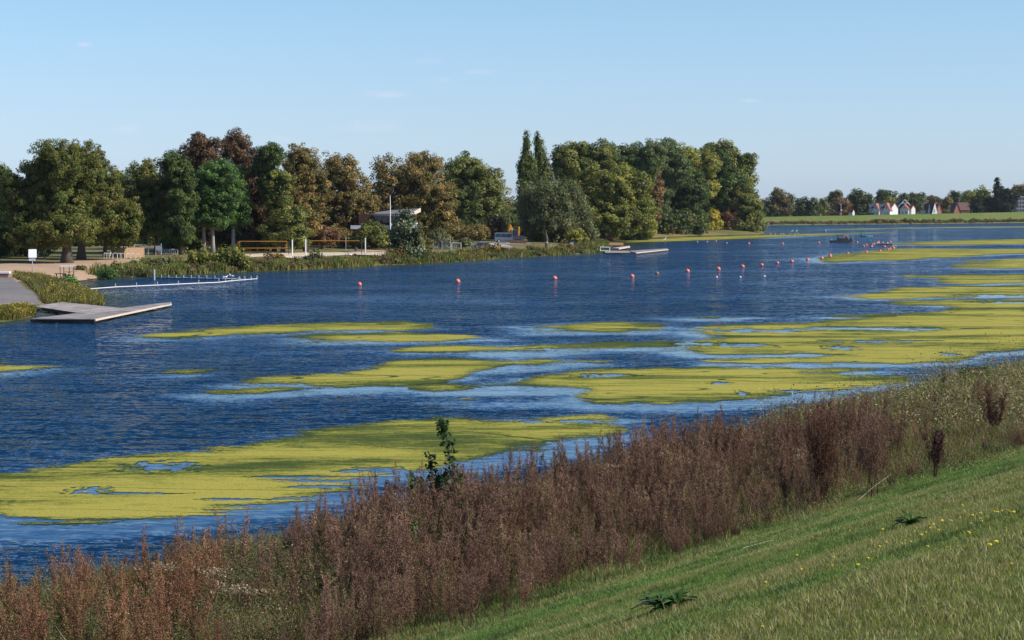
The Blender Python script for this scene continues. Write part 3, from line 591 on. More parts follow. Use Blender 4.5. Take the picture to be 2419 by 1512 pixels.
T = [
 ('oak_tree', (158,622), [(138,388,62,56),(92,428,46,52),(62,500,60,70),(140,470,74,60),(150,540,80,36),(75,555,55,38),(205,420,45,60),(30,450,30,40)], 'big round oak standing on the edge of the sandy beach, bare trunk in view', OAK, .62, 0),
 ('oak_tree', (192,613), [(210,400,50,56),(242,450,48,58),(265,520,45,60),(225,535,50,38),(305,515,26,46),(292,545,36,30)], 'oak just behind the big beach oak, its crown bulging out on the right', OAK, .5, 0),
 ('oak_tree', (248,607), [(240,546,40,26),(282,548,32,20),(262,530,34,25)], 'low small oak with a short dark trunk left of the boarded hut', OAK, .3, 0),
 ('dark_tree', (-30,608), [(0,470,40,66),(-45,440,55,70),(-20,540,70,55),(15,555,35,44),(8,420,22,22)], 'dark tree cut by the left edge of the photo', DARK, .4, 0),
 ('dark_tree', (60,606), [(40,560,50,40),(95,575,50,28),(10,585,40,20)], 'low dark bushy tree in the shade behind the swing', DARK, .3, 0),
 ('round_tree', (371,600), [(345,425,40,44),(320,470,40,48),(385,455,48,50),(360,520,50,40),(402,520,36,42),(322,535,28,30)], 'dark green spreading tree behind the boarded hut, forked trunk', OAK, .4, 0),
 ('round_tree', (300,597), [(284,440,28,34),(297,490,24,50),(300,550,34,38)], 'dark tree seen in the gap between the beach oaks and the forked tree', DARK, .3, 0),
 ('dark_tree', (428,602), [(410,392,36,34),(430,450,34,60),(425,530,34,48)], 'narrow dark tree left of the tall brown trees', DARK, .3, 0),
 ('brown_tree', (448,591), [(476,358,44,42),(440,402,34,50),(508,420,42,48),(460,462,46,56),(500,520,50,56)], 'tall rusty brown tree with a broad top, left one of two', BROWN, .35, 0),
 ('brown_tree', (600,589), [(556,346,38,36),(592,396,40,48),(612,462,42,60),(604,520,44,48),(596,562,42,34),(630,520,25,50)], 'tallest rusty brown tree, right one of two, reaching down to the sand court', BROWN, .35, 0),
 ('maple_tree', (482,597), [(478,450,36,46),(500,495,38,36),(470,508,28,26)], 'bright green maple, left one of the three before the brown trees', MAPLE, .3, 0),
 ('maple_tree', (503,598), [(515,418,48,42),(520,476,48,46),(510,518,36,20)], 'bright green maple, middle one of the three before the brown trees', MAPLE, .28, 0),
 ('maple_tree', (551,596), [(552,436,34,44),(563,486,28,44),(545,508,36,26),(575,496,14,40)], 'bright green maple, right one of the three, straight trunk above the shore shrubs', MAPLE, .32, 0),
 ('dark_tree', (648,596), [(638,366,32,28),(628,402,32,38),(640,450,28,50)], 'dark tree poking up between the brown tree and the olive one', DARK, .3, 0),
 ('green_tree', (668,597), [(664,442,28,40),(655,486,34,40),(692,515,36,30),(655,545,40,38),(700,560,34,26)], 'mid green leafy tree at the right foot of the tall brown tree', LGREEN, .3, 0),
 ('olive_tree', (722,594), [(762,440,20,34),(682,425,22,38),(712,384,42,40),(728,430,34,40),(700,452,40,48),(690,500,44,44),(730,500,34,50)], 'olive brown tree with a flat feathery top, left of the domed one', OLIVE, .3, 1),
 ('olive_tree', (814,584), [(802,408,48,46),(768,470,44,50),(836,470,50,50),(800,512,54,40),(862,500,34,40),(760,530,34,30)], 'domed olive tree between the sand court and the clubhouse', OLIVE, .42, 1),
 ('olive_tree', (912,580), [(952,412,24,34),(915,398,36,34),(898,438,30,38),(928,462,42,48),(905,512,30,38)], 'thin see-through tree behind the mast', OLIVE, .25, 2),
 ('olive_tree', (1012,580), [(1000,394,48,36),(985,440,48,44),(1036,470,42,44),(958,462,32,44),(1040,512,34,34),(1005,522,38,36)], 'olive brown tree overhanging the right end of the clubhouse roof', OLIVE, .35, 1),
 ('green_tree', (1090,562), [(1100,408,50,40),(1066,440,32,44),(1150,438,44,40),(1110,482,60,44),(1162,490,32,36),(1085,520,40,28),(1155,525,28,18)], 'bright edged green tree with pale leaning stems right of the clubhouse', LGREEN, .35, 0),
 ('poplar_tree', (1250,568), [(1245,505,20,34),(1244,337,8,24),(1242,365,11,34),(1240,405,14,42),(1237,440,15,36),(1228,402,6,24),(1259,415,9,46),(1240,470,20,34),(1256,400,4,46)], 'tall slim poplar, left stem of the pair', POP, .3, 4),
 ('poplar_tree', (1272,568), [(1275,485,22,34),(1269,337,8,22),(1274,362,13,32),(1280,398,18,40),(1287,432,18,38),(1273,445,15,42)], 'tall slim poplar, right and slightly lower one of the pair', POP, .3, 4),
 ('willow_tree', (1322,572.5), [(1290,478,56,46),(1335,470,36,34),(1250,510,20,40),(1330,494,46,48),(1365,528,38,42),(1310,535,66,38),(1264,546,30,28),(1390,553,20,24),(1300,500,60,40)], 'round grey-green willow thicket in front of the poplars', GREYG, .3, 3),
 ('poplar_tree', (1390,566), [(1338,376,40,36),(1384,360,38,28),(1420,364,30,28),(1372,400,40,30),(1322,400,24,30)], 'green tree at the left end of the tall back row on the point', LGREEN, .4, 0),
 ('poplar_tree', (1478,562), [(1520,400,44,28),(1452,374,40,33),(1500,370,38,31),(1540,366,30,30),(1490,395,50,30)], 'bluish green broad tree in the middle of the tall back row on the point', BLUEG, .4, 0),
 ('poplar_tree', (1572,559), [(1562,435,30,48),(1556,492,28,46),(1600,400,34,30),(1578,354,28,26),(1560,385,30,30),(1602,380,22,30)], 'highest green treetop of the wooded point', BLUEG, .4, 0),
 ('lime_tree', (1640,558), [(1670,388,28,30),(1620,368,32,22),(1652,400,27,30),(1672,442,22,32),(1610,402,30,25)], 'yellowing tree near the top of the wooded point', YOL, .35, 0),
 ('poplar_tree', (1722,556), [(1700,358,34,23),(1732,384,30,34),(1678,366,24,28),(1738,430,34,40)], 'light green poplar with upright plumes near the right end of the point', LGREEN, .4, 0),
 ('poplar_tree', (1760,555), [(1765,384,21,29),(1756,420,27,34),(1764,462,24,36)], 'rightmost high light green poplar of the wooded point', LGREEN, .35, 0),
 ('green_tree', (1690,556), [(1694,384,28,28),(1700,420,40,44),(1690,470,34,45),(1735,440,25,40)], 'dark green tree below the light poplars, left of the brown one', DARK, .4, 0),
 ('willow_tree', (1424,572), [(1440,428,64,44),(1398,452,58,46),(1482,450,54,48),(1345,450,38,34),(1502,500,46,44),(1450,512,66,44),(1395,508,34,40)], 'great yellow-green willow at the water, two dark trunks below', WILL, .6, 0),
 ('willow_tree', (1482,567), [(1500,540,46,26),(1528,520,24,38),(1470,545,34,18)], 'lower part willow hanging over the water beside the great willow', WILL, .5, 0),
 ('chestnut_tree', (1602,559), [(1590,420,48,42),(1560,462,30,46),(1630,450,40,50),(1600,502,54,50),(1642,525,32,30),(1572,528,34,28)], 'very dark green domed tree right of the great willow', DARK, .5, 0),
 ('brown_tree', (1712,556), [(1708,462,34,38),(1732,492,30,44),(1700,520,36,34),(1738,530,26,22)], 'reddish brown tree on the wooded point', RBROWN, .4, 0),
 ('green_tree', (1776,554), [(1763,490,28,48),(1784,508,21,40),(1780,535,26,18),(1755,535,22,16)], 'olive green tree at the very tip of the wooded point', LGREEN, .4, 0),
 ('olive_tree', (1536,562), [(1532,402,22,18),(1545,440,18,40),(1542,490,16,40)], 'reddish top showing between the great willow and the dark domed tree', FARB, .3, 0),
 ('yellow_bush', (1650,556.6), [(1650,528,25,22),(1684,518,18,24),(1664,543,30,11),(1630,540,12,14)], 'bright yellow autumn bush at the water edge of the point', YEL, .1, 0),
]
styles = {0: dict(), 1: dict(dens=6.5, inner=.18), 2: dict(dens=4.5, inner=.05), 3: dict(updir=.55, flat=1.0, dens=8), 4: dict(updir=.5, flat=1.2, dens=7, clump=.42, leaf=.24)}
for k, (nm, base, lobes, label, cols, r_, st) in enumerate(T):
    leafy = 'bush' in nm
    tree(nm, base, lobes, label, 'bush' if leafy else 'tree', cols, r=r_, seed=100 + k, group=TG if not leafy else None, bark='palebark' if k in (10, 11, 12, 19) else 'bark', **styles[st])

# ---- shrubs of the park shore
SH = [
 ('shrub', (372,640), [(372,622,30,13),(395,625,18,12)], 'grey-green rounded shrub beside the mooring post', GREYG),
 ('shrub', (262,655), [(262,648,22,6.5),(246,649,14,6)], 'low green shrub at the right end of the sandy beach', MAPLE),
 ('shrub', (315,652), [(320,635,28,14),(340,642,18,12)], 'green shrub between the beach and the mooring post', LGREEN),
 ('shrub', (425,641), [(420,625,24,12),(440,630,14,10)], 'brownish rounded shrub on the bank right of the mooring post', OLIVE),
 ('shrub', (500,640), [(498,628,20,10),(480,632,14,8)], 'russet low shrub on the bank under the maples', BROWN),
 ('knotweed', (470,628), [(455,614,14,12),(475,612,13,14),(490,617,13,11)], 'tall blue-green shrubby stand in front of the left maple trunks', WILL),
 ('knotweed', (540,632), [(520,612,14,14),(540,614,15,15),(560,612,13,15),(578,622,10,11)], 'tall blue-green shrubby stand in front of the right maple trunk', WILL),
 ('shrub', (645,620), [(645,611,20,8.5),(660,614,12,6)], 'small dark bush in front of the first net', OLIVE),
 ('shrub', (748,620), [(745,608,16,10),(738,614,16,7)], 'small dark bush in front of the second net', GREYG),
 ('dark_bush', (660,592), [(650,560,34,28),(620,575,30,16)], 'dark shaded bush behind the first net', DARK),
 ('brown_bush', (735,588), [(730,548,38,30),(760,560,34,24),(700,570,30,18)], 'purple-brown twiggy bush behind the gap between the nets', RBROWN),
 ('brown_bush', (600,592), [(600,568,34,22),(575,575,20,16)], 'rust brown bush just behind the first net', BROWN),
 ('dark_bush', (800,586), [(795,560,34,22),(830,566,30,16)], 'olive bush below the domed tree', OLIVE),
 ('shrub', (878,588), [(878,556,38,28),(850,572,28,16),(905,575,30,14)], 'tall light olive shrub left of the silvery tree', LGREEN),
 ('shrub', (1002,592), [(1000,577,22,16),(985,590,18,8)], 'dull green bush right of the silvery tree', OLIVE),
 ('shrub', (1048,588), [(1046,572,26,16),(1035,560,24,14)], 'dark green bush in front of the goal frame', GREYG),
 ('brown_bush', (1133,572), [(1128,553,26,16),(1105,560,22,14)], 'brown-green rounded bush left of the parked van', OLIVE),
 ('shrub', (1085,570), [(1078,548,40,15),(1120,545,25,12),(1045,548,28,12)], 'long hedge-like bush behind the goal frame', OLIVE),
 ('shrub', (1165,601), [(1165,589,20,9.5),(1140,590,20,8),(1185,592,12,7)], 'clipped-looking bush in front of the grey car', OLIVE),
 ('shrub', (1098,586), [(1098,575,18,10)], 'green bush right of the goal frame', GREYG),
 ('shrub', (1360,576), [(1360,560,23,16),(1375,566,14,10)], 'small yellow-green bush in front of the round willow', YOL),
 ('brown_bush', (1182,566), [(1172,540,24,26),(1155,552,20,18)], 'dark brown thicket behind the van', RBROWN),
 ('brown_bush', (1218,562), [(1216,538,18,26)], 'shaded brown thicket behind the digger', RBROWN),
 ('shrub', (930,611), [(925,602,14,9),(945,603,12,9)], 'low brown bush at the foot of the silvery tree', OLIVE),
 ('shrub', (1395,592), [(1385,585,16,7),(1410,588,12,5)], 'low green scrub left of the far landing stage', LGREEN),
 ('shrub', (1340,590), [(1338,583,16,6)], 'small brown scrub below the blue sign', OLIVE),
 ('brown_bush', (1443,571), [(1443,560,12,10)], 'small reddish bush between the two willow trunks', BROWN),
 ('dark_bush', (1360,574), [(1392,556,20,18)], 'dark bush under the right side of the round willow', DARK),
 ('shrub', (160,676), [(160,664,16,10),(172,670,10,8)], 'green bush at the foot of the beach frame', MAPLE),
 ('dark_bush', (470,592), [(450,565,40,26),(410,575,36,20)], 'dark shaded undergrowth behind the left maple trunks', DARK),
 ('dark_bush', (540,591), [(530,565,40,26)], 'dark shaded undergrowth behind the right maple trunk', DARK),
]
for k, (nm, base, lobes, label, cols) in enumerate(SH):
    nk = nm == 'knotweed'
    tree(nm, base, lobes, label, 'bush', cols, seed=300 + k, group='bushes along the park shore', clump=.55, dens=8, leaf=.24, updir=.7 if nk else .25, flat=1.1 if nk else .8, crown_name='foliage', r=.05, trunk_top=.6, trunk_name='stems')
tree('white_poplar', (958,612), [(955,535,26,28),(940,560,26,26),(975,566,26,28),(950,590,36,22),(985,592,22,16),(958,512,15,16)], 'silvery white-leaved young poplar at the shore in front of the clubhouse', 'tree', SILV, seed=401, clump=.7, dens=7, leaf=.28, r=.12, updir=.3)

# ---- trees beyond the opposite dike
def FG(u, d=25):
    c = dike_crest(u); k = (c.y + d) / c.y; return Vector((c.x * k, c.y + d, 2.4))
FT = [
 (1841,[(1841,470,18,22),(1824,490,14,18),(1857,490,16,20),(1838,455,12,9)],'olive-brown round tree beside the tip of the wooded point',FARO,30),
 (1866,[(1868,470,9,16),(1862,495,12,14)],'dark narrow tree leaning on the olive-brown far tree',FARG,45),
 (1903,[(1898,485,20,20),(1922,488,15,18),(1888,497,14,12)],'wide low dark clump on the far dike right of the olive-brown tree',FARG,28),
 (1944,[(1943,487,9,19)],'slim pale willow on the far dike',LGREEN,26),
 (1975,[(1976,461,14,11),(1961,470,9,8),(1978,480,12,14)],'thin-topped grey-brown far tree above the red marker',FARO,45),
 (1992,[(1988,486,18,19),(2001,490,9,15)],'brown-edged far tree just right of the red marker',FARB,32),
 (2028,[(2025,468,22,19),(2048,474,16,20),(2030,492,22,13)],'largest dark green far tree, left of the white houses',FARG,30),
 (2095,[(2084,463,16,14),(2105,468,15,15),(2090,485,18,10)],'dark twin-topped far tree behind the first white house',FARG,60),
 (2099,[(2099,475,13,8)],'yellowish far tree between the roofs',YOL,50),
 (2132,[(2132,468,13,11),(2132,480,14,8)],'far tree behind the dark peaked roof',FARG,80),
 (2155,[(2155,466,14,10),(2155,480,14,8)],'second far tree behind the dark peaked roof',FARO,95),
 (2178,[(2176,466,12,9),(2180,480,14,8)],'far tree standing taller between the house groups',FARG,90),
 (2203,[(2202,469,14,9),(2204,482,14,8)],'pale far tree behind the brown-roofed house',FARO,90),
 (2168,[(2168,482,13,18),(2160,494,10,10)],'dark upright far tree between the two white house groups',FARG,24),
 (2236,[(2236,482,12,18),(2228,494,10,10)],'grey-green far tree right of the twin white gables',FARO,24),
 (2256,[(2256,462,12,10),(2250,472,14,8)],'far tree with a pointed top behind the big brown roof',FARG,90),
 (2293,[(2292,464,18,13),(2280,472,12,12),(2294,482,18,12)],'yellow-green rounded far tree over the big brown roof',YOL,55),
 (2306,[(2305,482,13,18),(2312,494,12,8)],'almost black far tree at the right end of the big brown roof',((0.018,0.03,0.016),(0.035,0.05,0.022)),26),
 (2324,[(2320,460,15,16),(2332,478,14,18),(2336,494,14,10)],'far tree left of the tall dark conifer',LGREEN,50),
 (2376,[(2390,470,18,22),(2376,490,20,14),(2368,474,16,18)],'dark far tree right of the tall conifer',((0.02,0.036,0.018),(0.045,0.06,0.025)),28),
 (2404,[(2402,449,18,12),(2424,452,18,16),(2410,463,20,12)],'broad olive treetop at the upper right edge',OLIVE,70),
 (1814,[(1812,492,10,14)],'dark far tree half hidden by the tip of the point',FARG,35),
 (2270,[(2262,486,14,9),(2246,486,10,8)],'low brown far tree left of the big brown roof',FARB,70),
 (2212,[(2216,478,10,8)],'small hazy far tree above the brown roof',FARG,95),
]
for k, (u, lobes, label, cols, d) in enumerate(FT):
    tree('far_tree', FG(u, d), lobes, label, 'tree', cols, seed=500 + k, group='trees beyond the opposite dike', leaf=.6, clump=1.35, dens=7, r=.3, depth=3)
b0 = FG(2356, 36); tree('conifer_tree', b0, [(2356,432,5,11),(2357,445,11,11),(2360,458,17,11),(2360,472,21,12),(2358,488,22,14),(2374,452,9,8)], 'tall dark pointed conifer towering over the far tree line', 'tree', ((0.02, 0.036, 0.018), (0.05, 0.065, 0.028)), seed=560, leaf=.55, clump=1.2, dens=7, r=.35, depth=2)
# distant wood seen through gaps
rg = np.random.default_rng(9)
L = []
for x in np.arange(-60, 340, 7.0):
    L.append((x + rg.uniform(-2, 2), 1180 + rg.uniform(-20, 20), 5 + rg.uniform(-1, 1.5), 6, 6, 6.5 + rg.uniform(-1.5, 1.5)))
for x in np.arange(-170, 20, 7.0):
    L.append((x + rg.uniform(-2, 2), 700 + rg.uniform(-10, 10), 4 + rg.uniform(-1, 1), 5, 5, 7.0 + rg.uniform(-1, 1.5)))
V, Fq, Cc = crown_arrays(L, 1.0, 2.4, 6, FARG[0], FARO[1], 77)
ok = V[:, 2].reshape(-1, 4).min(1) > 0.5
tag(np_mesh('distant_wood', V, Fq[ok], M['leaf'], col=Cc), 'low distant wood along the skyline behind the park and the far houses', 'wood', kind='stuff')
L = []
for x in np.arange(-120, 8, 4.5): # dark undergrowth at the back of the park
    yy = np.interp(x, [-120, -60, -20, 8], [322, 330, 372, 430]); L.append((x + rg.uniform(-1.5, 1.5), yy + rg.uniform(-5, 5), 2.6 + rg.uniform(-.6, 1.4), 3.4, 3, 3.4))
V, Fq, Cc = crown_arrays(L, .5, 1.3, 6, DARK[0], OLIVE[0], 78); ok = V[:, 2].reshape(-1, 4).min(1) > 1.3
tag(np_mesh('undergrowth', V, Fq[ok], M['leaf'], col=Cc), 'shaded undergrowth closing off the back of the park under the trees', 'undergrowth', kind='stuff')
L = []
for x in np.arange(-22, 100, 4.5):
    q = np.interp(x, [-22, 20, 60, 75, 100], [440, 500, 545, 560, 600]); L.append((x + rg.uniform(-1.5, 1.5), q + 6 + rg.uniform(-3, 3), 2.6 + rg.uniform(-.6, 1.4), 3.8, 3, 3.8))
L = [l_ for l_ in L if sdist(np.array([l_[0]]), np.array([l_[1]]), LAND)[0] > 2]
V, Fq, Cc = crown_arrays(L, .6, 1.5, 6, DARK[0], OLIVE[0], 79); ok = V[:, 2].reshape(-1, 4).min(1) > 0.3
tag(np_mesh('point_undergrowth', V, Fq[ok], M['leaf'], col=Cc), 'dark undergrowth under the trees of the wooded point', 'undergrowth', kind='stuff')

# ---- blades
def blades(Pb, h, wd, lean, col, rg, bend=.35):
    """each blade: bent strip of one quad + tip triangle written as 2 quads (last degenerate-free)"""
    n = len(Pb); th = rg.uniform(0, 2 * math.pi, n); side = np.stack([np.cos(th), np.sin(th), np.zeros(n)], -1)
    ld = rg.uniform(0, 2 * math.pi, n); L_ = np.stack([np.cos(ld), np.sin(ld), np.zeros(n)], -1) * (lean * h)[:, None]
    up = np.zeros((n, 3)); up[:, 2] = h; w2 = (wd * .5)[:, None]
    m_ = Pb + up * .62 + L_ * bend; t_ = Pb + up + L_
    V = np.stack([Pb - side * w2, Pb + side * w2, m_ - side * w2 * .75, m_ + side * w2 * .75, t_ - side * w2 * .12, t_ + side * w2 * .12], 1)
    b_ = np.arange(n)[:, None] * 6
    return V.reshape(-1, 3), np.concatenate([b_ + [0, 1, 3, 2], b_ + [2, 3, 5, 4]], 1).reshape(-1, 4), np.repeat(col, 6, 0)
def pal(rg, n, cols, var=.25, wts=None):
    cols = np.array(cols); i = rg.choice(len(cols), n, p=wts); return cols[i] * np.exp(rg.normal(0, var, n))[:, None]

BEACHY = GP([(184,668),(184,655),(200,645),(236,640),(240,650),(238,658)]); BAREY = GP([(846,628),(846,612),(908,612),(912,627)])
# reeds on the park shore
rg = np.random.default_rng(21)
pl = sh[16:42]; seg = np.diff(pl, axis=0); Ls = np.linalg.norm(seg, axis=1); n_ = 60000
i = rg.choice(len(seg), n_, p=Ls / Ls.sum()); t_ = rg.random(n_); q = pl[i] + seg[i] * t_[:, None] + rg.normal(0, .5, (n_, 2))
nrm = np.stack([-seg[i][:, 1], seg[i][:, 0]], -1) / Ls[i][:, None]
off = np.abs(rg.normal(0, 1.5, n_)); q = q + nrm * off[:, None]
clump_n = fbm(q[:, 0] / 2.2, q[:, 1] / 2.2, 51, 3)
sdq = sdist(q[:, 0], q[:, 1], LAND)
inb = sdist(q[:, 0], q[:, 1], GP([(184,668),(184,660),(236,650),(238,658)])) > -1.5
inb2 = sdist(q[:, 0], q[:, 1], GP([(846,628),(846,612),(908,612),(912,627)])) > 0
ok = (sdq > -0.6) & (clump_n > -.06 + .1 * rg.normal(size=n_)) & ~inb & ~inb2
q = q[ok]; cn_ = clump_n[ok]; z = np.maximum(tz(q[:, 0], q[:, 1]), -.1)
h = np.clip(0.40 + cn_ * 2.4 + rg.normal(0, .2, len(q)), .15, 1.05); big = np.interp(q[:, 1], [200, 300, 420], [1.15, 1.0, 1.0])
V, F5, Cc = blades(np.stack([q[:, 0], q[:, 1], z], -1), h * big, np.full(len(q), .11) * big, rg.uniform(.05, .45, len(q)), pal(rg, len(q), [(0.20, 0.19, 0.045), (0.32, 0.27, 0.08), (0.11, 0.17, 0.035), (0.10, 0.10, 0.04), (0.17, 0.11, 0.045)], .25, [.3, .2, .25, .15, .1]) * (1 + np.stack([fbm(q[:, 0] / 3.5, q[:, 1] / 3.5, 52, 2) * 1.3, fbm(q[:, 0] / 3.5, q[:, 1] / 3.5, 52, 2) * 1.1 + fbm(q[:, 0] / 3, q[:, 1] / 3, 53, 2) * .4, fbm(q[:, 0] / 3.5, q[:, 1] / 3.5, 52, 2) * 1.0], -1)).clip(.35, 2), rg)
tag(np_mesh('reeds', V, F5, M['blade'], col=Cc), 'yellow-green reeds fringing the park shore', 'reeds', kind='stuff')

# flowering weeds around the path on the left
def weeds(name, polys, n_, hh, label, cols, flower=0.10, seed=1, wts=None, fcol=(0.72, 0.55, 0.03), wd=.06):
    rg = np.random.default_rng(seed); Vs = []; Fs = []; Cs = []; LV = []
    for poly in polys:
        pw = GP(poly); x0, y0 = pw.min(0); x1, y1 = pw.max(0)
        x = rg.uniform(x0, x1, n_ * 4); y = rg.uniform(y0, y1, n_ * 4); ok = sdist(x, y, pw) > 0; x = x[ok][:n_]; y = y[ok][:n_]
        h = np.clip(hh * (1 + 1.6 * fbm(x / 1.8, y / 1.8, seed, 3)) * rg.uniform(.5, 1.3, len(x)), .1, 3)
        pb = np.stack([x, y, tz(x, y)], -1)
        V, F_, c_ = blades(pb, h, np.full(len(x), wd), rg.uniform(.1, .5, len(x)), pal(rg, len(x), cols, .3, wts), rg); Vs.append((V, F_, c_))
        fm = (rg.random(len(x)) < flower) & (fbm(x / 2.5, y / 2.5, seed + 5, 2) > -.05); fp = pb[fm] + np.stack([rg.normal(0, .06, fm.sum()), rg.normal(0, .06, fm.sum()), h[fm] * .95], -1)
        k = max(1, len(fp)); fp = np.repeat(fp, 4, 0) + rg.normal(0, .06, (len(fp) * 4, 3)); nn_ = rg.normal(size=fp.shape); nn_ /= np.linalg.norm(nn_, axis=1)[:, None]
        V2, F2, = rhombs(fp, nn_, np.full(len(fp), .075), rg=rg); LV.append((V2, F2, np.repeat(pal(rg, len(fp), [fcol], .15), 4, 0)))
    # merge: turn 5-gons into one mesh, flowers into quads padded as 5-gon not needed -> child mesh
    o = 0; VV = []; FF = []; CC = []
    for V, F_, c_ in Vs: VV.append(V); FF.append(F_ + o); CC.append(c_); o += len(V)
    root = tag(np_mesh(name, np.concatenate(VV), np.concatenate(FF), M['blade'], col=np.concatenate(CC)), label, 'weeds', kind='stuff')
    o = 0; VV = []; FF = []; CC = []
    for V, F_, c_ in LV: VV.append(V); FF.append(F_ + o); CC.append(c_); o += len(V)
    if flower: np_mesh('blossoms', np.concatenate(VV), np.concatenate(FF), M['leaf'], root, col=np.concatenate(CC))
    return root
spitA = [(30,656),(60,668),(75,684),(100,712),(108,722),(160,722),(205,730),(243,724),(247,708),(213,692),(182,685),(172,676),(140,668),(110,660),(60,650),(35,648)]
spitB = [(-60,735),(0,731),(60,730),(84,738),(84,746),(40,757),(0,761),(-60,763)]
weeds('flowering_weeds', [spitA, spitB], 24000, .42, 'knee-high yellow-flowering weeds between the path and the lake', [(0.22, 0.18, 0.05), (0.14, 0.15, 0.035), (0.06, 0.11, 0.02), (0.20, 0.12, 0.05)], .035, 61)
weeds('bank_herbs', [[(232,656),(300,654),(377,650),(496,647),(661,640),(839,631),(839,622),(700,627),(560,632),(400,636),(300,642),(250,648)], [(912,626),(1121,617),(1330,603),(1415,597),(1425,590),(1330,590),(1180,600),(1000,608),(905,614)]], 22000, .36, 'rough green and brown herbs on the bank above the reeds', [(0.10, 0.12, 0.03), (0.16, 0.13, 0.045), (0.06, 0.085, 0.025), (0.13, 0.08, 0.035)], 0, 62, wd=.14)
L = []; rg = np.random.default_rng(35)
for i in range(900):
    k = rg.integers(len(seg) - 1); q_ = pl[k] + seg[k] * rg.random(); nn2 = np.array([-seg[k][1], seg[k][0]]) / Ls[k]; of = abs(rg.normal(0, 2.0)) + .3; q_ = q_ + nn2 * of
    if sdist(q_[None, 0], q_[None, 1], LAND)[0] < .2 or sdist(q_[None, 0], q_[None, 1], BEACHY)[0] > -1 or sdist(q_[None, 0], q_[None, 1], BAREY)[0] > 0: continue
    r_ = rg.uniform(.2, .52); L.append((q_[0], q_[1], float(tz(q_[0], q_[1])) + r_ * .5, r_ * 1.4, r_, r_ * .9))
nh = len(L) // 3
for j, (c1_, c2_, nm_) in enumerate([((0.09, 0.11, 0.028), (0.22, 0.20, 0.06), 'yellow-green'), ((0.07, 0.10, 0.025), (0.12, 0.17, 0.04), 'fresh green'), ((0.10, 0.065, 0.03), (0.20, 0.13, 0.065), 'brownish')]):
    V, Fq, Cc = crown_arrays(L[j * nh:(j + 1) * nh], .2, .33, 7, c1_, c2_, 81 + j); tag(np_mesh('shore_scrub', V, Fq, M['leaf'], col=Cc), nm_ + ' low scrub patches scattered along the park shore', 'scrub', kind='stuff')
# brown fringe along the far dike
rg = np.random.default_rng(33); L = []
for u in np.arange(1795, 2470, 3.1):
    us = [p[0] / p[1] * F + 1209.5 for p in fe]; e = [np.interp(u, us, [p[k] for p in fe]) for k in range(2)]
    hgt = .55 + 1.0 * max(0, fbm(np.array(u / 17.), np.array(0.3), 8, 3) + .25) + (0.5 if u > 2060 else 0) * rg.random()
    L.append((e[0], e[1] + rg.uniform(0.3, 2.2), .2 + hgt * .5, .9, .9, hgt))
V, Fq, Cc = crown_arrays(L, .35, .6, 6, (0.12, 0.085, 0.04), (0.24, 0.165, 0.085), 80); ok = V[:, 2].reshape(-1, 4).min(1) > -0.1
tag(np_mesh('bank_scrub', V, Fq[ok], M['leaf'], col=Cc), 'brown scrubby fringe along the foot of the far dike', 'scrub', kind='stuff')
# ================================================================== NEAR BANK
SNW = lambda s, n: np.concatenate([sn(s, n), nz(s, n)[..., None]], -1)
def in_view(p, m=60):
    u = p[:, 0] / p[:, 1] * F + 1209.5; v = 487 + (CAMZ - p[:, 2]) / p[:, 1] * F
    return (p[:, 1] > 3) & (u > -m) & (u < 2419 + m) & (v < 1512 + 140)
# ---- mown grass
rg = np.random.default_rng(91); SS = []; 
def scatter(n_, s0, s1, n0, n1, rg, power=1.0):
    s = s0 + (s1 - s0) * rg.random(n_) ** power; n = rg.uniform(n0, n1, n_); p = SNW(s, n); k = in_view(p); return s[k], n[k], p[k]
parts = []
for (cnt, s0, s1, hh, wd) in [(2000000, 3, 22, .026, .0045), (2100000, 20, 42, .032, .008), (900000, 40, 100, .045, .022)]:
    s, n, p = scatter(cnt, s0, s1, 1.0, 18.5, rg); parts.append((s, n, p, hh, wd))
VV = []; FF = []; CC = []; o = 0
for s, n, p, hh, wd in parts:
    k = rg.random(len(s)) < np.clip(.75 + 1.2 * fbm(s / .35, n / .35, 17, 2), .3, 1); s, n, p = s[k], n[k], p[k]
    big = fbm(s / 3.5, n / 1.3, 13, 3); fine = fbm(s / .5, n / .3, 14, 3)
    edge = np.clip((n - 14.9 + 2.5 * fbm(s / 3, n / 3, 15, 2)) / 2.2, 0, 1)
    h = hh * np.exp(rg.normal(0, .3, len(s))) * (1 + 1.2 * np.maximum(fine, 0)) * (1 + 1.4 * edge)
    c0 = np.array([0.120, 0.215, 0.038]); c1 = np.array([0.235, 0.250, 0.078]); c2 = np.array([0.33, 0.28, 0.14]); c3 = np.array([0.035, 0.085, 0.018])
    dryb = np.clip(.46 + 1.9 * big - .03 * (n - 9) + rg.normal(0, .18, len(s)), 0, 1)[:, None]
    col = c0 * (1 - dryb) + c1 * dryb
    straw = rg.random(len(s)) < np.clip(.15 + .7 * big, .04, .45); col[straw] = c2
    dk = (fine > .12) & (big < .05); col[dk] = c3 * .6 + col[dk] * .4
    col = col * np.exp(rg.normal(0, .22, len(s)))[:, None]
    V, F_, c_ = blades(p, h, np.full(len(s), wd), rg.uniform(.2, .9, len(s)), col, rg); VV.append(V); FF.append(F_ + o); CC.append(c_); o += len(V)
print('lawn blades', o // 6)
tag(np_mesh('mown_grass', np.concatenate(VV), np.concatenate(FF), M['blade'], col=np.concatenate(CC)), 'short mown grass on the dike slope at lower right', 'grass', kind='stuff')
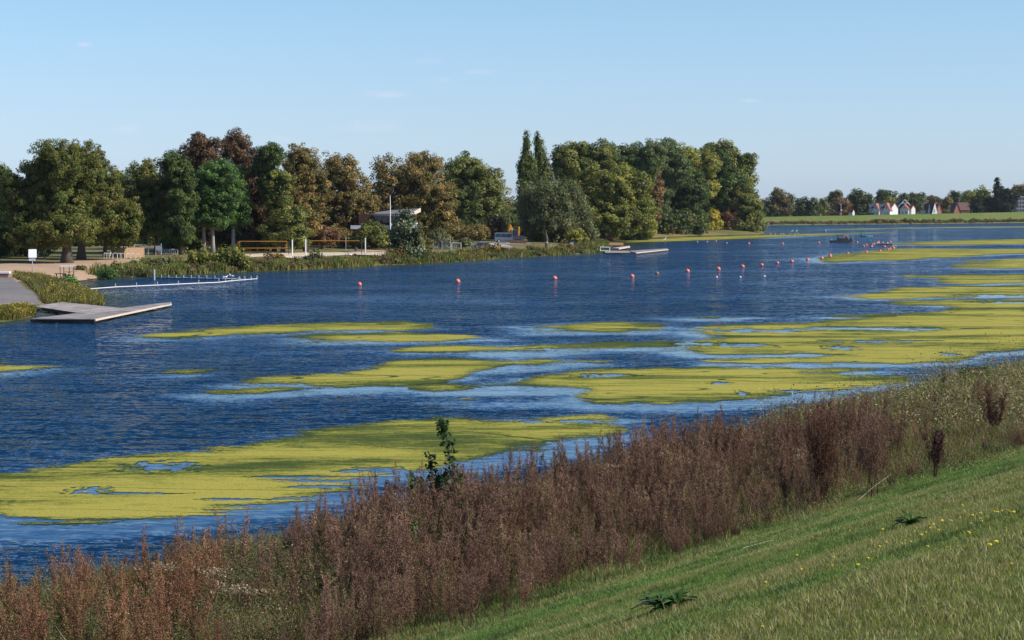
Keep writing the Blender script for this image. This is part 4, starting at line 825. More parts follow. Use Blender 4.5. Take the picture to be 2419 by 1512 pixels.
# ---- rank grass along the lower edge of the lawn and through the thicket
rg = np.random.default_rng(92)
s, n, p = scatter(520000, 16, 120, 13.2, 30.5, rg, 1.15)
g_ = fbm(s / 1.6, n / 1.6, 23, 3); k = rg.random(len(s)) < np.clip(.55 + 2.0 * g_, .1, 1) * np.clip((n - 15.3 + np.interp(s, [16, 24, 30, 37], [2.6, 1.9, 1.1, 0.0]) - 1.6 * fbm(s / 2., n / 2., 24, 2)) / 1.3, 0, 1); s, n, p, g_ = s[k], n[k], p[k], g_[k]
right = np.clip((s - 56) / 8, 0, 1); right2 = np.clip((s - 60) / 10, 0, 1)
h = (.26 + .75 * np.maximum(g_, 0) + .32 * right + .1 * (n > 27)) * np.exp(rg.normal(0, .32, len(s))) * np.clip((n - 15.2) / 2.5, .25, 1); h = np.minimum(h, np.where(s > 60, 1.05, .62))
cols = pal(rg, len(s), [(0.21, 0.175, 0.075), (0.11, 0.135, 0.035), (0.075, 0.115, 0.028), (0.15, 0.095, 0.05), (0.40, 0.32, 0.18)], .3, [.33, .22, .14, .20, .11])
V, F_, c_ = blades(p, h, np.where(s > 50, .014, .008), rg.uniform(.15, .95, len(s)), cols, rg)
print('rank blades', len(s))
tag(np_mesh('rank_grass', V, F_, M['blade'], col=c_), 'long straw-coloured and green grass under the brown thicket', 'grass', kind='stuff')
# ---- leafy undergrowth (herbs) in clumps, strongest at lower left and at the right end
rg = np.random.default_rng(93)
def herb_field(nclump, s0, s1, n0, n1, cr, per, leaf, hmax, cols, wts, fn=None, seed=0, up=1.0):
    s, n, p = scatter(nclump, s0, s1, n0, n1, rg)
    if fn is not None: k = rg.random(len(s)) < fn(s, n); s, n, p = s[k], n[k], p[k]
    base = pal(rg, len(s), cols, .22, wts); hm = hmax * np.exp(rg.normal(0, .3, len(s))) * np.clip(.75 + 2.0 * fbm(s / 2.0, n / 2.0, 67, 3), .25, 1.25)
    idx = np.repeat(np.arange(len(s)), per); m = len(idx); r_ = rg.normal(0, cr, (m, 2)) * np.array([1, 1]); hz = rg.random(m) ** 1.25
    q = p[idx].copy(); q[:, :2] += r_ * (1.1 - .6 * hz)[:, None]; q[:, 2] += hz * hm[idx] + .02
    nn_ = rg.normal(0, .6, (m, 3)) + [0, 0, .6]; nn_ /= np.linalg.norm(nn_, axis=1)[:, None]
    V, F_ = rhombs(q, nn_, leaf * rg.uniform(.5, 1.4, m), .7, rg); return V, F_, np.repeat(base[idx] * np.exp(rg.normal(0, .25, m))[:, None], 4, 0)
hf = []
G1 = [(0.10, 0.12, 0.035), (0.16, 0.145, 0.055), (0.20, 0.13, 0.075), (0.07, 0.10, 0.03)]
hf.append(herb_field(6500, 18, 34, 18, 30.5, .16, 45, .035, .55, G1, [.3, .25, .3, .15], lambda s, n: np.clip(1.15 - np.abs(s - 25) / 9, .1, 1)))
hf.append(herb_field(5200, 32, 60, 16, 28, .17, 36, .036, .36, [(0.10, 0.11, 0.035), (0.14, 0.095, 0.05), (0.12, 0.13, 0.04)], None, lambda s, n: np.where(n < 20, .8, .35)))
hf.append(herb_field(14000, 56, 120, 17, 30.5, .28, 48, .062, .95, [(0.16, 0.20, 0.05), (0.27, 0.24, 0.10), (0.34, 0.26, 0.17), (0.11, 0.15, 0.04), (0.24, 0.15, 0.10)], [.17, .24, .27, .12, .2], lambda s, n: np.clip((s - 55) / 7, 0, 1) * np.clip((n - 16.5) / 3, .15, 1)))
hf.append(herb_field(1500, 60, 110, 23, 30, .30, 46, .062, 1.25, [(0.14, 0.20, 0.035), (0.10, 0.15, 0.03)], None, lambda s, n: (fbm(s / 4, n / 4, 66, 2) > .02) * 1.0))
V = np.concatenate([a[0] for a in hf]); o = 0; FF = []
for a in hf: FF.append(a[1] + o); o += len(a[0])
tag(np_mesh('bank_undergrowth', V, np.concatenate(FF), M['leaf'], col=np.concatenate([a[2] for a in hf])), 'mixed leafy herbs filling the near bank between the taller stalks', 'undergrowth', kind='stuff')

# ---- mugwort
def ribbon(p0, p1, w0, w1, rg):
    n = len(p0); d = p1 - p0; sd = np.cross(d, rg.normal(size=(n, 3))); sd /= np.linalg.norm(sd, axis=1)[:, None] + 1e-9
    return np.stack([p0 - sd * w0, p0 + sd * w0, p1 + sd * w1, p1 - sd * w1], 1).reshape(-1, 3)
def mugwort(seed, nst, H, spread, nbr, ncl, c_stem, c_seed, tipc=None, bl=.30, cs=.017):
    rg = np.random.default_rng(seed); VV = []; CC = []
    for k in range(nst):
        th = rg.uniform(0, 2 * math.pi); hh = H * rg.uniform(.72, 1.05); out = np.array([math.cos(th), math.sin(th), 0]) * spread * rg.uniform(.2, 1)
        T_ = np.linspace(0, 1, 6); stem = np.array([out * (.25 + .75 * t ** 1.4) + np.array([0, 0, hh * t]) for t in T_]) + rg.normal(0, .012, (6, 3))
        v = ribbon(stem[:-1], stem[1:], (.007 * (1 - T_[:-1] * .7))[:, None], (.007 * (1 - T_[1:] * .7))[:, None], rg); VV.append(v); CC.append(np.tile(c_stem, (len(v), 1)))
        tb = rg.uniform(.22, 1.0, nbr) ** .8; bp = np.stack([np.interp(tb, T_, stem[:, i]) for i in range(3)], -1)
        a = rg.uniform(0, 2 * math.pi, nbr); L = bl * (1.12 - tb) * rg.uniform(.6, 1.25, nbr) + .05; el_ = rg.uniform(.8, 1.25, nbr)
        d = np.stack([np.cos(a) * np.cos(el_), np.sin(a) * np.cos(el_), np.sin(el_)], -1); e = bp + d * L[:, None]
        v = ribbon(bp, e, np.full((nbr, 1), .0034), np.full((nbr, 1), .0018), rg); VV.append(v); CC.append(np.tile(c_stem, (len(v), 1)))
        tt = rg.uniform(.05, 1.05, (nbr, ncl)); q = (bp[:, None] + (e - bp)[:, None] * tt[..., None]).reshape(-1, 3) + rg.normal(0, .012, (nbr * ncl, 3))
        nn_ = rg.normal(size=q.shape); nn_ /= np.linalg.norm(nn_, axis=1)[:, None]
        v, _ = rhombs(q, nn_, cs * rg.uniform(.55, 1.5, len(q)), .8, rg); cc = np.array(c_seed) * np.exp(rg.normal(0, .28, len(q)))[:, None]
        if tipc is not None:
            hi = np.clip(q[:, 2] / H, 0, 1)[:, None]; cc = cc * (1 - hi * .6) + np.array(tipc) * hi * .6
        VV.append(v); CC.append(np.repeat(cc, 4, 0))
    return np.concatenate(VV), np.concatenate(CC)
STEM = (0.11, 0.068, 0.044); SEED = (0.165, 0.096, 0.060); SEED2 = (0.22, 0.122, 0.080); TIP = (0.31, 0.18, 0.135)
variants = [mugwort(700 + i, [5, 6, 4, 7, 5, 3, 6][i], [1.5, 1.3, 1.7, 1.15, 1.55, 1.8, 1.05][i], [.34, .36, .28, .42, .34, .18, .44][i], 40, 11, STEM, SEED if i % 2 else SEED2, TIP, [.20, .26, .17, .24, .19, .15, .28][i]) for i in range(7)]
def place(variants, s, n, rg, scale, tints, name, label, cat, mat='dry'):
    VV = []; CC = []; p = SNW(s, n)
    for i in range(len(s)):
        v, c = variants[rg.integers(len(variants))]; a = rg.uniform(0, 2 * math.pi); ca, sa_ = math.cos(a), math.sin(a)
        k = scale[i]; tx, ty = rg.normal(0, .07, 2)
        x = (v[:, 0] * ca - v[:, 1] * sa_) * k + v[:, 2] * tx * k; y = (v[:, 0] * sa_ + v[:, 1] * ca) * k + v[:, 2] * ty * k
        VV.append(np.stack([x + p[i, 0], y + p[i, 1], v[:, 2] * k + p[i, 2] - .03], -1)); CC.append(c * tints[i])
    V = np.concatenate(VV); print(name, len(V) // 4)
    return tag(np_mesh(name, V, np.arange(len(V)).reshape(-1, 4), M[mat], col=np.concatenate(CC)), label, cat, kind='stuff')
rg = np.random.default_rng(95)
cand_s = rg.uniform(17, 100, 11400); cand_n = rg.uniform(13.6, 29.2, 11400); pc = SNW(cand_s, cand_n)
u = pc[:, 0] / pc[:, 1] * F + 1209.5
def dens(s, n, u):
    front = np.interp(s, [18, 30, 33, 50, 56, 70], [16.9, 16.5, 16.4, 16.2, 17.2, 17.8])     # lower limit of the thicket
    back = np.interp(s, [18, 26, 30, 50, 56, 70], [27.2, 27.6, 28.0, 27.4, 25.6, 26.5])
    front = front - np.interp(s, [16, 24, 30, 37], [3.2, 2.3, 1.3, 0.0]); d = np.clip((n - front + 1.1 * fbm(s / 1.3, n / 1.3, 71, 2)) / .7, 0, 1) * np.clip((back - n) / 1.2, 0, 1)
    w_ = np.interp(u, [-100, 0, 420, 520, 640, 720, 900, 1800, 1860, 2080, 2150, 2420], [.52, .50, .44, .30, .34, .60, .95, .95, .6, .62, .06, .03])
    return d * w_ * np.clip(1.0 + 1.5 * fbm(s / 2.2, n / 2.2, 72, 3), .2, 1.2)
k = in_view(pc, 120) & (rg.random(len(cand_s)) < dens(cand_s, cand_n, u) * .46); s_, n_, u_ = cand_s[k], cand_n[k], u[k]
hs = np.interp(u_, [0, 420, 520, 660, 760, 1000, 1200, 1500, 1850, 2060, 2150, 2400], [.90, .95, .60, .58, .98, 1.0, .90, .96, .86, .9, .8, .85]) * np.exp(rg.normal(0, .19, len(s_)))
hs = hs * (1 + 1.5 * fbm(s_ / 1.9, n_ / 1.9, 74, 3)); hs = np.minimum(hs, np.where(u_ < 620, .98, 1.15)) * np.interp(u_, [0, 500, 700, 1500, 1850, 2400], [.92, .92, .90, .90, .98, .9]); hs *= np.interp(n_, [13.6, 16.4, 20, 26, 28], [.55, .75, 1.0, 1.0, .85])
tn = np.exp(rg.normal(0, .18, len(s_)))[:, None] * np.array([1, 1, 1]) * np.where(rg.random(len(s_)) < .25, 1, 1)[:, None]
warm = (u_ < 520)[:, None]; tn = tn * np.where(warm, [1.22, 1.08, .9], [1, 1, 1]); hue = rg.random((len(s_), 1)); tn = tn * np.where(hue < .14, [1.25, 1.5, 1.25], np.where(hue > .88, [.8, 1.0, .75], [1, 1, 1]))
print('mugwort plants', len(s_))
place(variants, s_, n_, rg, hs, tn, 'mugwort_thicket', 'dense brown seeding mugwort thicket along the near bank', 'thicket')
# short reddish mugwort at the front foot
k = in_view(pc, 120); 
s2 = rg.uniform(28, 75, 420); n2 = rg.uniform(15.9, 17.6, 420); kk = fbm(s2 / 1.5, n2 / 1.5, 73, 2) > .05; s2, n2 = s2[kk], n2[kk]
place(variants[3:5], s2, n2, rg, rg.uniform(.22, .45, len(s2)), np.exp(rg.normal(0, .2, (len(s2), 1))) * np.ones((1, 3)), 'low_stalks', 'short brown stalks scattered along the front foot of the thicket', 'stalks')

# ---- single plants of the near bank, each its own thing
def single(name, uv, label, cat, arr, mat='dry', part='stalks', sc_=1.0, n_off=None):
    p, s, n = N(*uv); root = thing(name, p, label, cat); v, c = arr
    np_mesh(part, v * sc_, np.arange(len(v)).reshape(-1, 4), M[mat], root, col=c); return root
single('tall_mugwort', (1940,1195), 'tallest and darkest reddish brown bush standing clear above the thicket at right', 'shrub', mugwort(901, 26, 2.05, .50, 46, 12, (0.085,0.045,0.032), (0.15, 0.075, 0.05), (0.17, 0.085, 0.06), .36, .018))
single('tall_mugwort', (2062,1180), 'second tall brown bush just right of the tallest one', 'shrub', mugwort(902, 14, 1.7, .55, 34, 9, STEM, (0.16, 0.09, 0.07), TIP, .34, .018))
single('dark_mugwort', (2205,1135), 'small dark purple-brown bush in the pale herbs at right', 'shrub', mugwort(903, 12, 1.05, .35, 34, 10, (0.06,0.03,0.03), (0.10, 0.05, 0.045), None, .28, .020))
single('dark_mugwort', (2345,1040), 'red-brown bush inside the green herbs near the right edge', 'shrub', mugwort(904, 14, 1.4, .6, 36, 10, (0.08,0.04,0.03), (0.15, 0.08, 0.055), None, .32, .024))
# umbels with pale heads
def umbel(seed, H, n_heads):
    rg = np.random.default_rng(seed); VV = []; CC = []
    for k in range(n_heads):
        tip = np.array([rg.normal(0, .20), rg.normal(0, .2), H * rg.uniform(.82, 1.03)]); b0 = np.array([rg.normal(0, .03), rg.normal(0, .03), 0])
        mid = b0 * .3 + tip * .62 + [0, 0, 0]
        v = ribbon(np.array([b0, mid]), np.array([mid, tip]), np.full((2, 1), .006), np.full((2, 1), .004), rg); VV.append(v); CC.append(np.tile((0.2, 0.14, 0.08), (len(v), 1)))
        m_ = 26; q = tip + np.stack([rg.normal(0, .07, m_), rg.normal(0, .07, m_), rg.normal(0, .022, m_)], -1); nn_ = rg.normal(size=q.shape); nn_ /= np.linalg.norm(nn_, axis=1)[:, None]
        v = ribbon(np.repeat(tip[None], m_, 0) - [0, 0, .07], q, np.full((m_, 1), .002), np.full((m_, 1), .002), rg); VV.append(v); CC.append(np.tile((0.26, 0.19, 0.11), (len(v), 1)))
        v, _ = rhombs(q, nn_, rg.uniform(.018, .036, m_), 1, rg); VV.append(v); CC.append(np.repeat(pal(rg, m_, [(0.42, 0.33, 0.22), (0.32, 0.24, 0.15)], .2), 4, 0))
    return np.concatenate(VV), np.concatenate(CC)
for (u0, v0, H, nh, lb) in [(372,1500,1.25,6,'leftmost and highest faded plant with pale tufted heads before the water'), (478,1520,1.15,8,'middle one of three faded plants with pale tufted heads'), (570,1530,1.0,7,'right one of three faded plants with pale tufted heads'),
                        (1880,1185,1.15,4,'faded tufted plant in the thicket just left of the tallest bush'), (1420,1240,1.35,3,'faded tufted plant poking out of the middle of the thicket'), (2190,1050,1.0,7,'pinkish faded plants on the slope below the reeds at right')]:
    single('faded_umbel', (u0, v0), lb, 'plant', umbel(int(u0), H, nh), part='flower_heads')
# reeds with nodding plumes
def reed(seed, ns, H, spread):
    rg = np.random.default_rng(seed); out = []
    for k in range(ns):
        VV = []; CC = []; b0 = np.array([rg.normal(0, spread), rg.normal(0, spread), 0]); h = H * rg.uniform(.7, 1.1); dr = np.array([-rg.uniform(.05, .22), rg.normal(0, .04), 0]) * h
        pts = np.array([b0, b0 + dr * .25 + [0, 0, h * .5], b0 + dr * .7 + [0, 0, h * .9], b0 + dr + [0, 0, h], b0 + dr * 1.5 + [-.05, 0, h * .985]])
        v = ribbon(pts[:-1], pts[1:], np.full((4, 1), .006), np.full((4, 1), .005), rg); VV.append(v); CC.append(np.tile((0.26, 0.20, 0.11), (len(v), 1)))
        m_ = 44; t = rg.uniform(0, 1, m_); q = pts[2] * (1 - t)[:, None] + pts[4] * t[:, None] + [0, 0, 0] + rg.normal(0, .02, (m_, 3)) + np.array([0, 0, 1]) * (np.sin(t * math.pi) * .05)[:, None]
        nn_ = rg.normal(size=q.shape); nn_ /= np.linalg.norm(nn_, axis=1)[:, None]; v, _ = rhombs(q, nn_, rg.uniform(.025, .05, m_), .6, rg); VV.append(v); CC.append(np.repeat(pal(rg, m_, [(0.38, 0.27, 0.20), (0.30, 0.2, 0.14)], .2), 4, 0))
        for j in range(3):
            z0 = b0 + dr * .2 + [0, 0, h * rg.uniform(.15, .6)]; e = z0 + [rg.normal(0, .22), rg.normal(0, .22), .1]; v = ribbon(z0[None], e[None], np.full((1, 1), .012), np.full((1, 1), .002), rg); VV.append(v); CC.append(np.tile((0.16, 0.17, 0.06), (4, 1)))
        out.append((np.concatenate(VV), np.concatenate(CC)))
    return out
for (u0, v0, ns, H, sp_, lb) in [(2165,985,4,1.5,.35,'loose group of nodding reeds standing alone over the water, leftmost of the reeds'), (2235,968,12,1.7,.5,'thick group of pinkish nodding reed plumes left of the dark bush at upper right'), (2322,955,9,1.75,.7,'upright reeds behind the dark bush at upper right'), (2400,945,14,1.7,.9,'nodding reed plumes at the right edge of the photo')]:
    rs = reed(int(u0), ns, H, sp_); rt = single('common_reed', (u0, v0), lb, 'reeds', rs[0], part='reed_stalk')
    for v, c in rs[1:]: np_mesh('reed_stalk', v, np.arange(len(v)).reshape(-1, 4), M['dry'], rt, col=c)
pdb, s_0, n_0 = N(2300, 935)
rt = thing('dark_bush', pdb, 'small dark green bush among the reeds on the bank at upper right', 'bush'); V, Fq, Cc = crown_arrays([(0, 0, .75, .55, .5, .5), (.35, 0, .55, .4, .4, .4)], .06, .16, 8, (0.03, 0.045, 0.016), (0.09, 0.08, 0.03), 905); np_mesh('foliage', V, Fq, M['leaf'], rt, col=Cc)
mb = MB(); [mb.tube([(0, 0, -.05), (random.uniform(-.2, .3), random.uniform(-.2, .2), .5), (random.uniform(-.4, .6), random.uniform(-.3, .3), .95)], [.015, .01, .005], 5) for _ in range(7)]; mb.build('stems', M['bark'], rt)
# young maple sapling in front of the weed mat
ps = P(1040, 1285, 0.95); sap = thing('maple_sapling', Vector(ps), 'young dark-leaved maple sapling with two upright shoots rising from the thicket', 'sapling')
def sap_at(u, v, dy=0): return at(u, v, ps[1] + dy) - Vector(ps)
st = MB(); rg = np.random.default_rng(96); VV = []; CC = []
for shoot, dy in (([(1052,1290),(1060,1180),(1063,1120),(1060,1060),(1048,1020),(1043,992)], 0), ([(1030,1290),(1023,1180),(1023,1130),(1020,1075)], .15), ([(1015,1290),(1000,1180),(985,1135)], -.1), ([(1060,1290),(1072,1200),(1078,1120)], .2), ([(1035,1290),(1042,1190),(1040,1130)], .1)):
    pts = [sap_at(u_, v_, dy) for u_, v_ in shoot]; st.tube(pts, [.018 - .013 * i / (len(pts) - 1) for i in range(len(pts))], 6)
    P_ = np.array(pts); ts = np.arange(len(P_)) / (len(P_) - 1)
    for t in np.arange(.35 if len(pts) > 3 else .25, 1.01, .055 if len(pts) > 4 else .075):
        c0 = np.array([np.interp(t, ts, P_[:, i]) for i in range(3)])
        for j in range(4 if .66 < t < .72 else (17 if len(pts) > 4 else 11)):
            a = rg.uniform(0, 6.28); L = rg.uniform(.03, .17); tip = c0 + [math.cos(a) * L, math.sin(a) * L, rg.uniform(-.03, .08)]
            up_ = np.array([math.cos(a) * .4, math.sin(a) * .4, rg.uniform(-.5, .9)]) + rg.normal(0, .4, 3); up_ /= np.linalg.norm(up_); sd = np.cross(up_, rg.normal(size=3)); sd /= np.linalg.norm(sd); fw = np.cross(sd, up_)
            sz = rg.uniform(.045, .085) * (1.15 if t > .9 else 1)
            for ang, ln in ((0, 1.3), (.8, 1.05), (-.8, 1.05)):   # three-lobed blade
                dr = fw * math.cos(ang) + sd * math.sin(ang); pr = sd * math.cos(ang) - fw * math.sin(ang)
                VV.append(np.array([tip, tip + dr * sz * ln * .55 + pr * sz * .38, tip + dr * sz * ln, tip + dr * sz * ln * .55 - pr * sz * .38])); CC.append(np.tile(np.array([0.045, 0.085, 0.026]) * rg.uniform(.6, 1.6), (4, 1)))
st.build('stems', M['bark'], sap, smooth=True); VV = np.concatenate(VV); np_mesh('leaves', VV, np.arange(len(VV)).reshape(-1, 4), M['leaf'], sap, col=np.concatenate(CC))
# green nettle in the thicket
p_, s_0, n_0 = N(975, 1385); rt = thing('nettle', p_, 'small bright green nettle showing inside the brown thicket below the sapling', 'plant')
V, Fq, Cc = crown_arrays([(0, 0, .45 + .13 * i, .05, .05, .08) for i in range(6)], .045, .06, 6, (0.06, 0.13, 0.025), (0.14, 0.2, 0.05), 97); np_mesh('leaves', V, Fq, M['leaf'], rt, col=Cc)
MB().tube([(0, 0, -.05), (.01, 0, .6), (0, .01, 1.15)], [.008, .006, .003], 5).build('stem', M['parkgrass'], rt)
# dock rosettes in the lawn
def rosette(uv, r, label, seed, nl=22, col=(0.045, 0.095, 0.02)):
    p, s, n = N(*uv); rt = thing('dock_rosette', p, label, 'plant'); rg = np.random.default_rng(seed); VV = []; CC = []; FF = []; o = 0
    for k in range(nl):
        a = rg.uniform(0, 6.28); L = r * rg.uniform(.35, 1); el_ = rg.uniform(.25, 1.25); d = np.array([math.cos(a), math.sin(a), 0]); sd = np.array([-math.sin(a), math.cos(a), 0]); w_ = L * .085
        T_ = [0, .3, .65, 1]; c = [d * L * t * math.cos(el_ * (1 - t * .4)) + np.array([0, 0, L * (math.sin(el_) * t - .5 * t * t)]) + [0, 0, .03] for t in T_]; wv = [.15, .9, 1, .05]
        wob = rg.normal(0, .008, 4)
        vs = []; [vs.extend([c[i] - sd * w_ * wv[i] + [0, 0, wob[i]], c[i] + sd * w_ * wv[i]]) for i in range(4)]
        VV += vs; FF += [(o, o + 1, o + 3, o + 2), (o + 2, o + 3, o + 5, o + 4), (o + 4, o + 5, o + 7, o + 6)]; o += 8; cc = np.array(col) * rg.uniform(.6, 1.5) if rg.random() > .12 else np.array([0.2, 0.14, 0.07]); CC += [cc] * 8
    np_mesh('leaves', np.array(VV), np.array(FF), M['leaf'], rt, col=np.array(CC))
    rd = MB(); rd.tube([(0, 0, -.05), (.01, 0, .05), (.02, .01, r * .3)], [.01, .006, .003], 5).build('stalk', M['bark'], rt)
rosette((1565,1448), .27, 'leafy dock rosette in the lawn, lower and left of the other', 41, 60)
rosette((1606,1438), .20, 'bright dock rosette touching the lower left one from the right', 44, 40, (0.06, 0.13, 0.02))
rosette((2152,1246), .25, 'leafy dock rosette in the upper right of the lawn', 42, 48)
rosette((1942,1192), .34, 'bright green dock leaves at the foot of the tallest brown bush', 43, 12, (0.13, 0.24, 0.03))
# yellow flowers of the lawn
FL = [(1968,1344),(1972,1325),(2026,1346),(1882,1318),(1837,1338),(1890,1357),(1808,1386),(2008,1258),(2086,1258),(2074,1300),(2120,1252),(2050,1332),(2092,1289),(2136,1284),(2128,1290),(2150,1287),(2176,1276),(2184,1266),(2160,1262),(2205,1247),(2198,1254),(2215,1262),(2224,1240),(2246,1237),(2262,1256),(2270,1230),(2292,1244),(2300,1227),(2312,1232),(2318,1222),(2320,1240),(2330,1226),(2345,1218),(2356,1222),(2366,1214),(2382,1217),(2395,1222),(2190,1300),(2236,1300),(2282,1272),(2341,1308),(2386,1343),(2350,1297),(1800,1492),(2272,1202),(2048,1230),(2230,1212)]
pf = MB(); nP = 14
pf.v = [(0, 0, .012)]; 
for i in range(nP):
    a = 2 * math.pi * i / nP; pf.v.append((math.cos(a) * .021, math.sin(a) * .021, .004 if i % 2 else .012))
pf.f = [(0, 1 + i, 1 + (i + 1) % nP) for i in range(nP)]
pf.add([(x, y, z - .012) for x, y, z in pf.v[1:]], []); pf.f += [(1 + i, 1 + nP + i, 1 + nP + (i + 1) % nP, 1 + (i + 1) % nP) for i in range(nP)]
def ordinal(n):
    a = ['first','second','third','fourth','fifth','sixth','seventh','eighth','ninth','tenth','eleventh','twelfth','thirteenth','fourteenth','fifteenth','sixteenth','seventeenth','eighteenth','nineteenth']
    if n < 20: return a[n - 1]
    t = ['twent','thirt','fort','fift','sixt'][n // 10 - 2]; return t + 'ieth' if n % 10 == 0 else t + 'y-' + a[n % 10 - 1]
first = None
for k, (u_, v_) in enumerate(FL):
    p, s, n = N(u_, v_ + 3)
    if first is None:
        rt = thing('yellow_flower', p, 'x', 'flower', 'yellow flowers in the lawn'); pf.build('blossom', M['yellow'], rt); MB().tube([(0, 0, -.06), (0, 0, .008)], .0025, 4).build('stem', M['parkgrass'], rt)
        for ch in rt.children: ch.location.z = .085
        rt.children[1].scale.z = 1.4; first = rt
    else:
        rt = first.copy(); C.objects.link(rt); rt.location = p
        for ch in first.children: c = ch.copy(); C.objects.link(c); c.parent = rt
    rt.scale = (random.uniform(.32, .6),) * 3; rt.rotation_euler = (random.uniform(-.3, .1), random.uniform(-.1, .4), random.uniform(0, 6))
    if v_ > 1480: rt['label'] = 'single yellow flower at the bottom of the lawn, below all the others'; rt.pop('group', None)
    else: rt['label'] = 'small yellow lawn flower, ' + ordinal(sorted(f[0] for f in FL if f[1] < 1480).index(u_) + 1) + ' from the left of its drift'
# dry sticks
for (a_, b_, z1, lb) in [((1755,1300),(1880,1270),.25,'fallen straw-coloured stalk lying against the front of the thicket'),((2022,1190),(2105,1120),.5,'pale leaning stalk right of the tallest bush')]:
    p0, *_ = N(*a_); p1 = at(b_[0], b_[1], N(*a_)[0].y + .3); mb = MB(); mb.tube([(0, 0, .03), (p1 - p0) * .5 + Vector((0, 0, .04)), p1 - p0], [.006, .005, .003], 5)
    o_ = mb.build('dry_stalk', M['palewood']); o_.location = p0; tag(o_, lb, 'stalk')
# ================================================================== OBJECTS
def px(b): return b.y / F
def dup(root, loc, label=None, rz=None, sc_=None):
    r = root.copy(); C.objects.link(r); r.location = loc
    if label: r['label'] = label
    if rz is not None: r.rotation_euler = (0, 0, rz)
    if sc_: r.scale = (sc_,) * 3
    for ch in list(root.children):
        c = ch.copy(); C.objects.link(c); c.parent = r
    return r
# ---- buoys
front = [(849,671,'first from the left'),(1081,664,'second from the left'),(1310,657,'third from the left'),(1493,652,'fourth from the left'),(1624,640,'just right of the dull brown one'),(1697,635,'second to the right of the dull brown one'),(1754,629,'third to the right of the dull brown one'),(1799.4,625.5,'fourth to the right of the dull brown one'),(1836.5,620.8,'fifth to the right of the dull brown one'),(1870.5,617.4,'sixth to the right of the dull brown one'),(1907.8,613.2,'last one on open water before the weed mat'),
 (1941.5,609.8,'first one at the left tip of the weed mat'),(1961.3,605.6,'nearer one of a touching pair at the weed mat'),(1960.9,602.4,'farther one of a touching pair at the weed mat'),(2002.6,598.4,'first after the touching pair'),(2046.4,595.4,'second after the touching pair'),(2078.8,592.5,'third after the touching pair'),(2098.3,589.6,'fourth from the far right end'),(2103,587.1,'third from the far right end'),(2108.6,583.4,'second from the far right end'),(2110.5,585.9,'at the far right end')]
back = [(1769,575,'leftmost of the far row'),(1849.2,575,'second of the far row'),(1934.5,573.3,'third of the far row, left of the work boat'),(2024.6,572.1,'just right of the work boat')]
clus = [(2040.4,580.9,'leftmost of the loose cluster'),(2046.7,578.6,'second from left in the loose cluster'),(2058.6,582.2,'lowest of the loose cluster'),(2060.2,577.1,'in the middle of the loose cluster'),(2064.2,575.6,'in the loose cluster, touching the middle one'),(2075.6,574.2,'lower one of a stacked-looking pair by the pontoon'),(2074.9,571.2,'upper one of a stacked-looking pair by the pontoon'),(2085.1,573.2,'behind the left half of the black pontoon'),(2102.7,570.9,'beyond the right end of the black pontoon'),(2089.4,582.4,'in front of the black pontoon')]
proto = None
def buoy(u, v, label, group, kind='orange'):
    global proto
    p = Vector(P(u, v, 0.10)); p.z = 0.06
    if proto is None or kind != 'orange':
        rt = thing('round_buoy' if kind == 'orange' else 'stained_buoy', p, label, 'buoy', group)
        MB().sphere((0, 0, 0.0), .255, 20, 14, (1, 1, .97)).build('float_ball', M['orange' if kind == 'orange' else 'dullorange'], rt, smooth=True)
        e = MB(); e.tube([(0, 0, .255), (0, 0, .32)], [.05, .035], 10); e.build('eye', M['orange' if kind == 'orange' else 'dullorange'], rt, smooth=True)
        if kind == 'orange': proto = rt
    else:
        rt = dup(proto, p, label); rt['group'] = group
    sc = random.uniform(.9, 1.12); rt.scale = (sc,) * 3; rt.rotation_euler = (random.uniform(-.3, .3), random.uniform(-.3, .3), 0)
for u, v, t_ in front: buoy(u, v, 'orange buoy of the near row, ' + t_, 'orange buoys of the near row')
for u, v, t_ in back: buoy(u, v, 'round orange buoy, ' + t_, 'orange buoys of the far row')
for u, v, t_ in clus: buoy(u, v, 'round orange buoy ' + t_, 'orange buoys clustered by the pontoon')
buoy(1552, 646, 'dull brown stained buoy in the near row, fifth from the left', 'orange buoys of the near row', 'stained')
# small white floats
f0 = None
for u, v, lb in [(1693,655,'small white float, left of three below the buoys'),(1749,655,'small white float, middle of three below the buoys'),(1806,653,'small white float, right of three below the buoys'),(1648,571,'small white float off the wooded point, leftmost'),(1671,570.5,'small white float off the wooded point, second'),(1692,569.5,'small white float off the wooded point, third'),(1717,574,'small white float off the wooded point, rightmost and nearest')]:
    p = Vector(P(u, v, 0.04)); p.z = .02; o_ = MB().sphere((0, 0, .03), .13, 12, 8, (1, 1, .8)).tube([(0, 0, .1), (0, 0, .19)], [.03, .02], 8).build('white_float', M['white'], smooth=True); o_.location = p; tag(o_, lb, 'float', 'small white floats')
